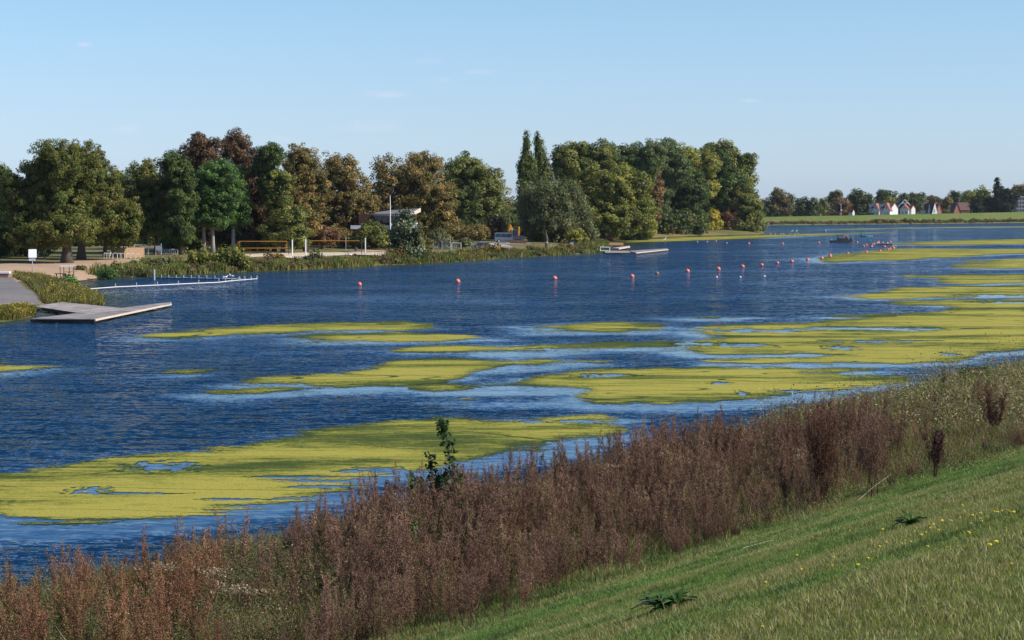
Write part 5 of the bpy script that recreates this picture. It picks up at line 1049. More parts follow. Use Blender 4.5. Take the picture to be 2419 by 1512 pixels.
# ---- birds
def bird(u, v, label, s_=1.0, kind='gull', z=0.0, rz=0.0, base=None):
    p = Vector(P(u, v, z)) if base is None else base
    rt = thing(kind, p, label, 'bird', 'white birds on the water' if base is None else 'gulls on the float line', rz); rt.scale = (s_,) * 3
    me = bpy.data.meshes.new('body'); vs = [(-.26, 0, .14), (-.10, 0, .12), (.10, 0, .11), (.20, 0, .15), (.25, 0, .26 if kind == 'gull' else .42), (.30, 0, .30 if kind == 'gull' else .56), (.36, 0, .29 if kind == 'gull' else .54)]
    me.from_pydata(vs, [(i, i + 1) for i in range(6)], []); o_ = bpy.data.objects.new('body', me); C.objects.link(o_); o_.parent = rt
    sk = o_.modifiers.new('skin', 'SKIN'); rad = [.02, .09, .11, .08, .035, .045, .012]
    for d_, r_ in zip(me.skin_vertices[0].data, rad): d_.radius = (r_, r_)
    o_.modifiers.new('sub', 'SUBSURF').levels = 1; me.materials.append(M['feather'])
    wg = MB(); [wg.prism([(-.30, .02), (-.05, .0), (.12, .02), (.08, .12), (-.10, .13)], 'y', s_2 * .085 - .012, s_2 * .085 + .012) for s_2 in (-1, 1)]
    for i in range(len(wg.v)): wg.v[i] = (wg.v[i][0], wg.v[i][1], wg.v[i][2] + .07)
    wg.build('wings', M['greyfeather'] if kind == 'gull' else M['feather'], rt); MB().tube([(.36, 0, .285 if kind == 'gull' else .535), (.42, 0, .27 if kind == 'gull' else .515)], [.014, .004], 6).build('beak', M['netorange'], rt)
    return rt
bird(1570, 566.5, 'white swan swimming below the great willow', 1.2, 'swan')
for k, (u, v, lb) in enumerate([(1871,547,'white swan on the far water, leftmost of three'),(1882,546.6,'white swan on the far water, middle of three'),(1951,546.6,'white swan on the far water, right of three')]): bird(u, v, lb, 1.0, 'swan', rz=k)
for k, (u, v) in enumerate([(1820,553.5),(1831,554),(1846,553),(1852,553.8),(1866,553),(1878,553.2),(1885,553)]): bird(u, v, 'tiny white waterfowl off the wooded point, number ' + ['one','two','three','four','five','six','seven'][k] + ' from the left', .65, 'waterfowl', rz=k * 1.3)

# ---- float lines of the bathing area
def float_line(pts_px, label, posts, name='float_line', zc=.09, rad=.04, mat='white'):
    pts = [Vector(P(u, v, 0.1)) for u, v in pts_px]; b0 = pts[0].copy(); b0.z = 0; rt = thing(name, b0, label, 'float line')
    loc = [p - b0 for p in pts]; 
    mb = MB(); mb.tube([(p.x, p.y, zc) for p in loc], rad, 8); mb.build('pipe', M[mat], rt, smooth=True)
    cum = [0]; [cum.append(cum[-1] + (loc[i + 1] - loc[i]).length) for i in range(len(loc) - 1)]
    for u in posts:
        j = max(0, min(len(pts_px) - 2, sum(1 for q in pts_px[1:-1] if q[0] < u))); a, b_ = pts_px[j], pts_px[j + 1]; t = (u - a[0]) / (b_[0] - a[0])
        q = Vector(P(u, a[1] + t * (b_[1] - a[1]), 0.1)) - b0; m2 = MB(); m2.tube([(q.x, q.y, -.5), (q.x, q.y, .36)], .055, 8); m2.tube([(q.x, q.y, .36), (q.x, q.y, .42)], [.075, .06], 8); m2.build('post', M['concrete'], rt)
    # net hanging below
    nb = MB(); [nb.add([(loc[i].x, loc[i].y, -.4), (loc[i + 1].x, loc[i + 1].y, -.4), (loc[i + 1].x, loc[i + 1].y, .09), (loc[i].x, loc[i].y, .09)], [(0, 1, 2, 3)]) for i in range(len(loc) - 1)]; nb.build('net', M['darksteel'], rt)
    return rt, b0
def c5(x, y): return ((300 + x / 4.032) * .7384, (760 + y / 4.032) * .7384)
float_line([(184, 684.5), c5(280, 636), c5(820, 612), c5(1350, 587), c5(1615, 576), c5(1780, 556), c5(2105, 530)], 'long white float pipe with short posts bounding the bathing water', [c5(x, 0)[0] for x in (278, 550, 820, 1090, 1352, 1612, 1698, 1780, 1866, 1948, 2028, 2104)])
float_line([c5(690, 513), c5(1060, 520), c5(1560, 530), c5(1945, 538)], 'shorter grey float pipe behind the long white one, starting at the reeds', [c5(x, 0)[0] for x in (872, 966, 1062, 1158, 1256, 1354, 1455, 1560, 1666, 1880, 1940)], zc=.12, mat='offwhite')
q = Vector(P(*c5(780, 545), 0)); o_ = MB().tube([(0, 0, -1), (0, 0, 1.05)], .11, 10).tube([(0, 0, 1.05), (0, 0, 1.1)], [.12, .03], 10).build('mooring_post', M['steel'], smooth=False); o_.location = q; tag(o_, 'tall grey mooring post standing in the water at the reeds', 'post')
bird(0, 0, 'gull perched on the float line, right and larger one of two', 1.25, 'gull', base=Vector(P(*c5(1780, 556), .1)) + Vector((0, 0, .33)), rz=2.4)
bird(0, 0, 'gull sitting on the float line, left one of two', .9, 'gull', base=Vector(P(*c5(1695, 562), .1)) + Vector((0, 0, .33)), rz=.4)
bird(0, 0, 'white gull standing on a post in the weeds by the swimming inlet', 1.0, 'gull', base=G(165, 676) + Vector((0, 0, .45)), rz=.4); o_ = MB().tube([(0, 0, -.3), (0, 0, .45)], .06, 8).build('wooden_post', M['darkwood']); o_.location = G(165, 676); tag(o_, 'short dark post under the gull in the weeds', 'post')

# ---- jetty on the left: ramp deck and long deck
def deck(poly_px, z, th, name, parent, b0, mat, edge=None):
    pts = [Vector(P(u, v, z)) - b0 for u, v in poly_px]; mb = MB(); mb.prism([(p.x, p.y) for p in pts], 'z', z - b0.z - th, z - b0.z); return mb.build(name, M[mat], parent)
b0 = Vector(P(75, 755, 0)); jt = thing('wooden_jetty', b0, 'weathered wooden landing stage with a ramp, reaching right from the path into the lake', 'jetty')
A = [(152, 722), (225, 728), (302, 727), (405, 713.5), (402, 716), (232, 742)]
long_ = [(72, 752), (175, 740), (234, 733), (306, 728), (405, 713.5), (404, 716.5), (228, 752)]
def planks(quad_px, z, n_, name, mat, parent, b0, th=.05, gap=.05):
    """quad a-b-c-d, boards laid across from side ab to side dc"""
    a, b_, c, d = [Vector(P(u, v, z)) - b0 for u, v in quad_px]; mb = MB()
    for i in range(n_):
        t0 = i / n_ + gap / n_; t1 = (i + 1) / n_ - gap / n_; dz = random.uniform(-.006, .006)
        q = [a.lerp(b_, t0), a.lerp(b_, t1), d.lerp(c, t1), d.lerp(c, t0)]
        mb.prism([(p.x, p.y) for p in q], 'z', z - b0.z - th + dz, z - b0.z + dz)
    return mb.build(name, M[mat], parent)
planks([(74, 754.5), (228, 756), (404, 716), (405, 713)], .42, 1, 'deck_core', 'darkwood', jt, b0, .04) if False else None
planks([(72, 752.5), (405, 713.2), (403, 717), (224, 753.5)], .33, 70, 'main_deck', 'wood', jt, b0, .06)
planks([(78, 722), (148, 713), (302, 729), (206, 741)], .44, 1, 'ramp_core', 'darkwood', jt, b0, .05) if False else None
planks([(78, 723), (206, 742), (302, 729), (148, 713.5)], .347, 60, 'ramp_deck', 'wood', jt, b0, .06)
def beam(p, q_, z0, z1, w_, name, mat, parent, b0):
    a, b_ = Vector(P(*p, z1)) - b0, Vector(P(*q_, z1)) - b0; d = (b_ - a); ang = math.atan2(d.y, d.x); c = (a + b_) / 2
    return MB().box((c.x, c.y, (z0 + z1) / 2 - b0.z), (d.length, w_, z1 - z0), ang).build(name, M[mat], parent)
beam((224, 754), (404, 717), .18, .31, .12, 'edge_board', 'palewood', jt, b0); beam((73, 753), (224, 754.6), .06, .29, .12, 'front_beam', 'darkwood', jt, b0); beam((100, 727), (206, 742.5), .12, .33, .1, 'ramp_beam', 'darkwood', jt, b0)
for (u, v) in [(137, 757), (168, 757), (224, 757), (77, 756)]:
    q = Vector(P(u, v, .1)) - b0; MB().box((q.x, q.y - .02, .08), (.28, .3, .26)).build('pontoon_float', M['palewood' if u > 80 else 'darkwood'], jt)
# ---- far landing stage
b0 = Vector(P(1432, 595, 0)); fj = thing('floating_pier', b0, 'long low grey floating pier at the tip of the grassy bank', 'pier')
planks([(1428, 592.2), (1484, 592.2), (1490, 597), (1430, 597)], .26, 10, 'landward_deck', 'wood', fj, b0, .08)
planks([(1484, 591.6), (1500, 591.4), (1555, 595.8), (1486, 596.5)], .5, 8, 'middle_deck', 'wood', fj, b0, .12) if False else None
planks([(1484, 592.6), (1576, 586.8), (1578, 588.8), (1502, 596.6)], .26, 40, 'outer_deck', 'wood', fj, b0, .08)
beam((1502, 597.2), (1578, 589), .1, .235, .2, 'edge_board', 'palewood', fj, b0); beam((1428, 597.4), (1502, 597.4), .03, .22, .2, 'front_beam', 'darkwood', fj, b0)
b0 = Vector(P(1448, 590, .5)); gf = thing('small_goal', b0 - Vector((0, 0, .1)), 'small white goal-like frame with green net at the landward end of the pier', 'goal'); s = px(b0)
gw = 22 * s; gh = 9 * s; b1 = Vector(P(1429, 592, .5)) - b0
gb = MB()
for (x0, z0, x1, z1) in [(0, 0, 0, gh), (gw, 0, gw, gh), (0, gh, gw, gh), (0, .05, gw, .05)]: gb.tube([(b1.x + x0 - gw * .5, b1.y, z0), (b1.x + x1 - gw * .5, b1.y, z1)], .07, 6)
gb.build('frame', M['white'], gf); nb = MB(); [nb.tube([(b1.x - gw * .5 + gw * i / 9, b1.y + .05, 0), (b1.x - gw * .5 + gw * i / 9, b1.y + .05, gh)], .035, 4) for i in range(1, 9)]; [nb.tube([(b1.x - gw * .5, b1.y + .1, gh * i / 5), (b1.x + gw * .5, b1.y + .1, gh * i / 5)], .035, 4) for i in range(1, 5)]; nb.build('net', M['greennet'], gf)
b0 = Vector(P(1460, 587, 0)); sj = thing('small_landing_stage', b0, 'small wooden landing stage behind the goal-like frame, ending in a pale plank', 'jetty')
planks([(1440, 583.5), (1458, 583), (1488, 582), (1470, 585)], .45, 6, 'deck', 'wood', sj, b0, .1) if False else planks([(1446, 585.8), (1487, 580.6), (1488.5, 581.8), (1462, 586.2)], .5, 16, 'deck', 'palewood', sj, b0, .25)
bb = MB(); q0 = Vector(P(1456, 583.2, .5)) - b0; bb.box((q0.x, q0.y, .85), (2.6, .9, .12)); bb.box((q0.x - 1.0, q0.y, .6), (.12, .8, .5)); bb.box((q0.x + 1.0, q0.y, .6), (.12, .8, .5)); bb.box((q0.x, q0.y + .45, 1.1), (2.6, .08, .35)); bb.build('bench', M['larch'], sj)

# ---- sign with arrow
b0 = G(77, 656); s = px(b0); sg = thing('sign_post', b0, 'blank white square sign above a small arrow sign on a grey pole', 'sign', rz=.5); zt = 66 * s
MB().tube([(0, 0, -.2), (0, 0, zt)], .04, 8).build('pole', M['steel'], sg, smooth=True)
MB().box((0, -.07, 57 * s), (20 * s, .05, 20 * s)).build('panel', M['white'], sg, bevel=.022)
ar = MB(); w_ = 9.2 * s; h_ = 2.6 * s; zc = 42.5 * s; ar.prism([(-w_ * 1.05, zc), (-w_ * .78, zc - h_), (w_ * .75, zc - h_), (w_ * .75, zc + h_), (-w_ * .78, zc + h_)], 'y', -.08, -.04); arrow = ar.build('arrow_panel', M['steel'], sg)
ab = MB(); [ab.box((-.02 + .06 * i, -.082, zc), (.035, .004, .07)) for i in range(-2, 4)]; ab.build('lettering', M['darksteel'], arrow)
# ---- low wall pillar at left
b0 = G(-2, 656); s = px(b0); lw = thing('brick_pillar', b0, 'low brick pillar with a white cap at the left edge beside the path', 'wall'); MB().box((.2, 0, .12), (1.5, .5, .56)).build('brickwork', M['brick'], lw); MB().box((.25, 0, .51), (1.7, .62, .22)).build('cap', M['white'], lw, bevel=.03)
# ---- swing
b0 = G(126, 612); s = px(b0)
def c4(x, y): return (x / 5.4 * .7384, (760 + y / 5.4) * .7384)
sw = thing('swing_frame', b0, 'old wooden A-frame swing in the shade beside the big oak', 'swing')
def wp(u, v, dy=0.0): return at(u, v, b0.y + dy) - b0
for a_, b_, dy in ((c4(705, 115), c4(640, 458), -1.0), (c4(715, 120), c4(785, 440), .8), (c4(1110, 120), c4(1090, 440), -.8), (c4(1112, 120), c4(1120, 435), .8)):
    q = wp(*b_, dy); q.z = max(q.z, .0) if False else q.z; MB().tube([wp(*a_), Vector((q.x, q.y, -.1))], [.09, .11], 8).build('leg', M['wood'], sw)
MB().tube([wp(*c4(650, 106)), wp(*c4(1180, 92))], .085, 8).build('crossbeam', M['wood'], sw)
# ---- steel frame on the beach
b0 = G(157, 658); s = px(b0); fr = thing('beach_frame', b0, 'rusty steel frame with a white top rail at the water end of the beach', 'frame')
for k_, (u, dy) in enumerate(((142.5, 0), (151, .9), (164, .9), (174, 0))):
    q = wp(u, 658, dy) if False else at(u, 658, b0.y + dy) - b0; MB().tube([(q.x, q.y, -.3), (q.x, q.y, 30 * s)], .05, 6).build('leg', M['rust'], fr)
q = at(142, 658, b0.y) - b0; q2 = at(174.5, 658, b0.y) - b0; tb = MB(); tb.box(((q.x + q2.x) / 2, .0, 29.6 * s), (q2.x - q.x, .12, .18)); tb.box(((q.x + q2.x) / 2, .9, 29.2 * s), (q2.x - q.x, .08, .12)); tb.build('top_rail', M['white'], fr)
MB().box(((q.x + q2.x) / 2 + .1, .9, 15 * s), ((q2.x - q.x) * .75, .06, .06)).build('middle_rail', M['rust'], fr)
bs = MB(); bs.box((q.x - .1, .1, 11.5 * s), (1.0, .35, .07)); bs.box((q.x - .4, .1, 5.5 * s), (.06, .3, 11 * s)); bs.box((q.x + .3, .1, 5.5 * s), (.06, .3, 11 * s)); o_ = bs.build('plank_bench', M['darkwood']); o_.location = b0; tag(o_, 'dark plank seat beside the steel beach frame', 'bench')
# ---- boarded hut
b0 = G(300, 609); s = px(b0); hut = thing('boarded_hut', b0, 'low flat-roofed hut clad in vertical orange larch boards', 'hut')
hz = 23.5 * s; la = at(262, 606, b0.y + 3.2) - b0; lb = at(294, 611, b0.y) - b0; rb = at(341, 609, b0.y + 1.6) - b0; bk = la + (rb - lb)
la.z = lb.z = rb.z = bk.z = 0
def wallq(a, b_, name, mat, slats=0):
    mb = MB(); d = b_ - a; nrm = Vector((d.y, -d.x, 0)).normalized()
    if slats:
        for i in range(slats):
            t0 = (i + .06) / slats; t1 = (i + .94) / slats; off = nrm * random.uniform(.0, .03); p = [a.lerp(b_, t0) + off, a.lerp(b_, t1) + off, a.lerp(b_, t1) - nrm * .06, a.lerp(b_, t0) - nrm * .06]
            mb.prism([(v.x, v.y) for v in p], 'z', -.1, hz + random.uniform(-.05, .05))
    else: mb.prism([((a + nrm * .0).x, (a).y), (b_.x, b_.y), ((b_ - nrm * .1).x, (b_ - nrm * .1).y), ((a - nrm * .1).x, (a - nrm * .1).y)], 'z', -.1, hz - .02)
    return mb.build(name, M[mat], hut)
wallq(la, lb, 'left_boards', 'larch', 14); wallq(lb, rb, 'front_boards', 'larch', 24); wallq(rb, bk, 'right_boards', 'larch', 12)
mb = MB(); mb.prism([(v.x, v.y) for v in (la * .97, lb * .97, rb * .97, bk * .97)], 'z', hz - .12, hz - .06); mb.build('roof', M['roofdark'], hut)
# white portal goals round the hut
def goal(u0, u1, vt, vb, dist, label, name='football_goal', d2=1.0, mat='offwhite'):
    b = at((u0 + u1) / 2, vb, dist); b.z = float(tz(b.x, b.y)); s = b.y / F; w_ = (u1 - u0) * s; h_ = (vb - vt) * s; g = thing(name, b, label, 'goal')
    mb = MB(); r_ = .06; mb.tube([(-w_ / 2, 0, -.1), (-w_ / 2, 0, h_), (w_ / 2, 0, h_), (w_ / 2, 0, -.1)], r_, 6); mb.tube([(-w_ / 2, 0, h_), (-w_ / 2, d2 * .5, h_), (-w_ / 2, d2, 0)], .03, 5); mb.tube([(w_ / 2, 0, h_), (w_ / 2, d2 * .5, h_), (w_ / 2, d2, 0)], .03, 5); mb.build('frame', M[mat], g)
    nb = MB(); k = max(4, int(w_ / .35)); [nb.tube([(-w_ / 2 + w_ * i / k, d2 * .5, h_), (-w_ / 2 + w_ * i / k, d2, 0)], .01, 3) for i in range(k + 1)]; [nb.tube([(-w_ / 2, d2 * (.5 + .5 * j / 5), h_ * (1 - j / 5)), (w_ / 2, d2 * (.5 + .5 * j / 5), h_ * (1 - j / 5))], .01, 3) for j in range(1, 5)]
    [nb.tube([(sx * w_ / 2, d2 * j / 5, 0), (sx * w_ / 2, d2 * min(.5, j / 5), h_ * min(1, 2 - 2 * j / 5))], .01, 3) for j in range(1, 5) for sx in (-1, 1)]; nb.build('net', M['offwhite'], g); return g
goal(261, 300, 585.5, 606, b0.y + 9, 'white goal frame sticking out behind the left side of the boarded hut'); goal(317, 350, 583, 606, b0.y + 14, 'grey goal frame rising behind the right side of the boarded hut')
goal(1067, 1089, 572, 590, G(1078, 592).y, 'small white goal frame between the bushes right of the silvery tree', d2=1.2)
# bicycle hoops
h0 = None
for k, (u, lb) in enumerate([(249,'first'),(255.5,'second'),(262,'third'),(272.5,'fourth'),(282,'fifth'),(289,'sixth'),(303,'seventh'),(314,'eighth'),(326,'ninth')]):
    v = 609.5 + max(0, k - 3) * .45; p = G(u, v + 2.2); 
    if h0 is None:
        mb = MB(); mb.tube([(-.28, 0, -.05), (-.28, 0, .62), (-.2, 0, .74), (.2, 0, .74), (.28, 0, .62), (.28, 0, -.05)], .03, 6); h0 = mb.build('bicycle_hoop', M['offwhite'])
        tag(h0, 'x', 'bicycle stand', 'bicycle hoops in front of the boarded hut'); o_ = h0
    else: o_ = h0.copy(); C.objects.link(o_)
    o_.location = p; o_.rotation_euler = (0, 0, 1.1 if k < 3 else .5); o_['label'] = 'steel bicycle hoop before the boarded hut, ' + lb + ' from the left'
h1 = None
for k in range(8):
    p = G(379 + k * 5.2, 601.5); o_ = h0.copy(); C.objects.link(o_); o_.location = p; o_.rotation_euler = (0, 0, .6); o_['group'] = 'row of bicycle hoops under the forked tree'; o_['label'] = 'low bicycle hoop right of the notice board, ' + ['first','second','third','fourth','fifth','sixth','seventh','last'][k] + ' from the left'
# notice board
b0 = G(376, 603); s = px(b0); nb_ = thing('notice_board', b0, 'dark notice board on a post under the forked tree', 'board'); MB().tube([(.28, 0, -.1), (.28, 0, 28 * s)], .05, 6).tube([(-.45, 0, -.1), (-.45, 0, 22 * s)], .05, 6).build('posts', M['steel'], nb_); MB().box((-.08, -.06, 17 * s), (.8, .05, 11 * s)).build('board', M['tower'], nb_)
# ---- volleyball courts
def vpost(u, vt, vb, label, rad=.09, mat='white', name='net_post'):
    b = G(u, vb); s = px(b); o_ = MB().tube([(0, 0, -.2), (0, 0, (vb - vt) * s)], rad, 10).tube([(0, 0, (vb - vt) * s), (0, 0, (vb - vt) * s + .04)], [rad * 1.15, rad * .6], 10).build(name, M[mat]); o_.location = b; tag(o_, label, 'post', 'posts of the sand courts')
    return b
vpost(690.5, 567, 603.5, 'white net post, left one of the close pair between the two courts'); vpost(722, 566, 603, 'white net post, right one of the close pair between the two courts'); vpost(863, 563, 602.5, 'white net post alone at the right end of the sand'); vpost(817, 560, 594, 'thin grey pole behind the second net', .04, 'steel')
def vnet(u0, u1, vt, vb, v0, label, bottom=True, dark='net', band=.085):
    b = G((u0 + u1) / 2, v0); s = px(b); g = thing('volleyball_net', b, label, 'net', 'nets of the sand courts'); w_ = (u1 - u0) * s; z1 = (v0 - vt) * s; z0 = (v0 - vb) * s; mb = MB()
    mb.box((0, 0, z1), (w_, .03, band)); 
    if bottom: mb.box((0, 0, z0), (w_, .03, band)); mb.box((-w_ / 2, .003, (z0 + z1) / 2), (band, .03, z1 - z0)); mb.box((w_ / 2, .003, (z0 + z1) / 2), (band, .03, z1 - z0))
    mb.build('webbing', M['netorange'], g); nb = MB(); k = int(w_ / .3); [nb.tube([(-w_ / 2 + w_ * i / k, 0, z0), (-w_ / 2 + w_ * i / k, 0, z1)], .006, 3) for i in range(k + 1)]; [nb.tube([(-w_ / 2, 0, z0 + (z1 - z0) * j / 4), (w_ / 2, 0, z0 + (z1 - z0) * j / 4)], .006, 3) for j in range(1, 4)]; nb.build('mesh', M[dark], g)
    for sx in (-1, 1): MB().tube([(sx * (w_ / 2 + .25), 0, -.1), (sx * (w_ / 2 + .25), 0, z1 + .05)], .05, 8).build('pole', M['darkwood'], g)
vnet(565, 678, 570, 586, 601, 'orange-edged net of the left sand court'); vnet(733, 850, 568.8, 586, 600, 'orange-topped net of the right sand court, hung with dark green mesh', False)
b0 = G(841, 598.5); s = px(b0); o_ = thing('litter_bin', b0, 'dark grey litter bin on a post near the lying person', 'bin'); MB().tube([(0, 0, .35), (0, 0, 13.5 * s)], [.24, .26], 12).build('drum', M['darksteel'], o_); MB().tube([(0, 0, -.1), (0, 0, 15 * s)], .03, 6).build('post', M['steel'], o_)

# ---- people
def person(name, base, joints, radii, edges, label, mat_body, parts, rz=0.0):
    rt = thing(name, base, label, 'person', None, rz); me = bpy.data.meshes.new('body'); me.from_pydata(joints, edges, []); o_ = bpy.data.objects.new('body', me); C.objects.link(o_); o_.parent = rt
    o_.modifiers.new('skin', 'SKIN'); 
    for d_, r_ in zip(me.skin_vertices[0].data, radii): d_.radius = (r_, r_)
    me.skin_vertices[0].data[0].use_root = True
    o_.modifiers.new('sub', 'SUBSURF').levels = 1; me.materials.append(M[mat_body])
    for (pn, mat, jn, ed, rd) in parts:
        m2 = bpy.data.meshes.new(pn); m2.from_pydata(jn, ed, []); o2 = bpy.data.objects.new(pn, m2); C.objects.link(o2); o2.parent = rt; o2.modifiers.new('skin', 'SKIN')
        for d_, r_ in zip(m2.skin_vertices[0].data, rd): d_.radius = (r_, r_)
        m2.skin_vertices[0].data[0].use_root = True; o2.modifiers.new('sub', 'SUBSURF').levels = 1; m2.materials.append(M[mat])
    return rt
# lying on the back, propped, knees up; x = body axis (head at -x)
J = [(0, 0, .12), (-.25, 0, .22), (-.48, 0, .36), (-.60, 0, .46), (-.68, 0, .56), (-.73, 0, .66), (-.46, .2, .34), (-.52, .27, .15), (-.40, .30, .04), (-.46, -.2, .34), (-.54, -.27, .15), (-.42, -.30, .04),
     (.02, .1, .12), (.38, .12, .44), (.62, .12, .07), (.76, .12, .05), (.02, -.1, .12), (.42, -.12, .36), (.72, -.12, .07), (.86, -.12, .05)]
E = [(0, 1), (1, 2), (2, 3), (3, 4), (4, 5), (2, 6), (6, 7), (7, 8), (2, 9), (9, 10), (10, 11), (0, 12), (12, 13), (13, 14), (14, 15), (0, 16), (16, 17), (17, 18), (18, 19)]
Rr = [.13, .12, .13, .055, .085, .08, .06, .045, .035, .06, .045, .035, .09, .06, .045, .035, .09, .06, .045, .035]
bp_ = G(833, 606.5)
pr = person('person', bp_, J, Rr, E, 'person in a white top and dark trousers lying propped up on the grass, knees bent', 'skin',
       [('white_top', 'whitecloth', [(-.02, 0, .13), (-.25, 0, .22), (-.48, 0, .36), (-.46, .2, .34), (-.51, .26, .19), (-.46, -.2, .34), (-.53, -.26, .19)], [(0, 1), (1, 2), (2, 3), (3, 4), (2, 5), (5, 6)], [.15, .145, .155, .08, .06, .08, .06]),
        ('dark_trousers', 'darkcloth', [(.0, 0, .12), (.03, .1, .12), (.38, .12, .44), (.60, .12, .10), (.03, -.1, .12), (.42, -.12, .36), (.70, -.12, .09)], [(0, 1), (1, 2), (2, 3), (0, 4), (4, 5), (5, 6)], [.15, .115, .08, .06, .115, .08, .06]),
        ('hair', 'hair', [(-.73, 0, .60), (-.78, 0, .68)], [(0, 1)], [.09, .07])], rz=.15)
pr.scale = (1.0,) * 3

# ---- clubhouse
def c2(x, y): return ((700 + x / 2.907) * .7384, (380 + y / 2.907) * .7384)
b0 = at(960, 560, 318); b0.z = 1.4; s = px(b0); ch = thing('clubhouse', b0, 'flat-lying clubhouse with a swept-up dark roof and white balcony, half hidden by trees', 'building')
def w2(x, y, dy=0): u, v = c2(x, y); return at(u, v, b0.y + dy) - b0
# roof slab: left low end, right corner swept up, thick pale fascia on the right
rp = [w2(1440, 893, 0), w2(1740, 903, -2), w2(1878, 832, 3), w2(1600, 850, 9), w2(1380, 880, 8)]
mb = MB(); n_ = len(rp); th = Vector((0, 0, .28)); mb.add([p for p in rp] + [p - th for p in rp], [tuple(range(n_)), tuple(range(2 * n_ - 1, n_ - 1, -1))] + [(i, n_ + i, n_ + (i + 1) % n_, (i + 1) % n_) for i in range(n_)]); mb.build('roof', M['roofdark'], ch)
mb = MB(); a, b_ = w2(1738, 906, -2.1), w2(1878, 831, 2.9); a2, b2 = a - Vector((0, .15, .0)), b_ - Vector((-.1, .1, 0)); mb.add([a, b_, b_ + Vector((0, 0, -.62)), a + Vector((0, 0, -.34)), a + Vector((-.1, .2, 0)), b_ + Vector((-.2, .2, 0)), b_ + Vector((-.2, .2, -.62)), a + Vector((-.1, .2, -.34))], [(0, 1, 2, 3), (4, 7, 6, 5), (0, 4, 5, 1), (3, 2, 6, 7), (0, 3, 7, 4), (1, 5, 6, 2)]); mb.build('fascia', M['palewood'], ch)
def wallbox(xa, ya, xb, yb, dy, dep, name, mat, slant=0):
    a = w2(xa, ya, dy); b_ = w2(xb, yb, dy); return MB().box(((a.x + b_.x) / 2, a.y + dep / 2, (a.z + b_.z) / 2), (abs(b_.x - a.x), dep, abs(b_.z - a.z))).build(name, M[mat], ch)
wl_ = wallbox(1300, 885, 1820, 1045, 1.2, 7.5, 'wall', 'redwood')
wd_ = wallbox(1450, 912, 1735, 965, .95, .3, 'window', 'glass')
for k_ in range(6):
    x = 1470 + k_ * 52; f = wallbox(x - 2, 912, x + 2, 965, .86, .1, 'mullion', 'redwood'); f.parent = wd_
w3 = wallbox(1768, 900, 1815, 960, .95, .3, 'window', 'glass')
wallbox(1225, 992, 1600, 1026, -.6, .18, 'balcony_parapet', 'offwhite')
wallbox(1596, 966, 1838, 1016, -1.4, .2, 'terrace_parapet', 'white'); a = w2(1838, 960, -1.4); b_ = w2(1838, 1012, -1.4); MB().box((a.x - .1, a.y + 2.2, (a.z + b_.z) / 2), (.2, 4.0, abs(a.z - b_.z) * .96)).build('side_parapet', M['white'], ch)
wallbox(1230, 1030, 1830, 1120, 2.0, 6.0, 'ground_floor', 'brick')
b1 = at(922, 560, 309); b1.z = 1.4; mt = thing('mast', b1, 'slim white mast with a red tip rising in front of the clubhouse roof', 'mast'); zt = at(922, 462, 309).z - 1.4
MB().tube([(0, 0, -.1), (0, 0, zt * .72), (0, 0, zt)], [.09, .075, .05], 8).build('pole', M['white'], mt); MB().sphere((0, 0, zt + .05), .12, 10, 8).build('tip', M['red'], mt, smooth=True)
# ball fence behind the silvery tree
b1 = G(1030, 589); fc = thing('ball_fence', b1, 'tall steel mesh fence showing between the silvery tree and the bushes', 'fence'); s = px(b1)
for k_ in range(4): MB().tube([((-26 + k_ * 20) * s, 0, -.1), ((-26 + k_ * 20) * s, 0, 26 * s)], .05, 6).build('post', M['steel'], fc)
mb = MB(); [mb.tube([((-26 + k_ * 1.6) * s, .06, 0), ((-26 + k_ * 1.6) * s, .06, 25 * s)], .012, 3) for k_ in range(38)]; [mb.tube([(-26 * s, .06, k_ * 2.5 * s), (34 * s, .06, k_ * 2.5 * s)], .012, 3) for k_ in range(11)]; mb.build('mesh', M['steel'], fc)

# ---- vehicles
def car_body(prof, w_, mat, parent, name='body'):
    """side profile extruded with tumblehome: prof (x,z)"""
    mb = MB(); n_ = len(prof); zs = [p[1] for p in prof]; zm = max(zs)
    vs = []
    for sx in (-1, 1):
        for (x, z) in prof: vs.append((x, sx * w_ / 2 * (1 - .16 * max(0, (z - zm * .52)) / (zm * .48)), z))
    mb.add(vs, [tuple(range(n_)), tuple(range(2 * n_ - 1, n_ - 1, -1))] + [(i, n_ + i, n_ + (i + 1) % n_, (i + 1) % n_) for i in range(n_)]); return mb.build(name, M[mat], parent, bevel=.03)
def wheel(parent, x, y, r=.33):
    w_ = MB().tube([(x, y - .1, r), (x, y + .1, r)], r, 16).build('wheel', M['tyre'], parent); MB().tube([(x, y - .115 if y < 0 else y + .115, r), (x, y, r)], r * .55, 10).build('rim', M['steel'], w_)
b0 = G(1197, 573.5); s = px(b0); van = thing('parked_van', b0, 'silver van parked at the end of the gravel track', 'van', rz=.12)
car_body([(-2.35, .35), (-2.35, 1.0), (-2.28, 1.78), (-2.15, 1.9), (.75, 1.88), (1.0, 1.78), (1.62, 1.12), (2.3, .95), (2.4, .6), (2.35, .35)], 1.85, 'silver', van)
for (x0, x1, z0, z1, nm) in [(-2.1, -1.3, 1.12, 1.7, 'window'), (-1.15, -.3, 1.12, 1.7, 'window'), (-.12, .85, 1.12, 1.66, 'window')]: MB().box(((x0 + x1) / 2, -.86, (z0 + z1) / 2), (x1 - x0, .16, z1 - z0)).build(nm, M['glass'], van, bevel=.03)
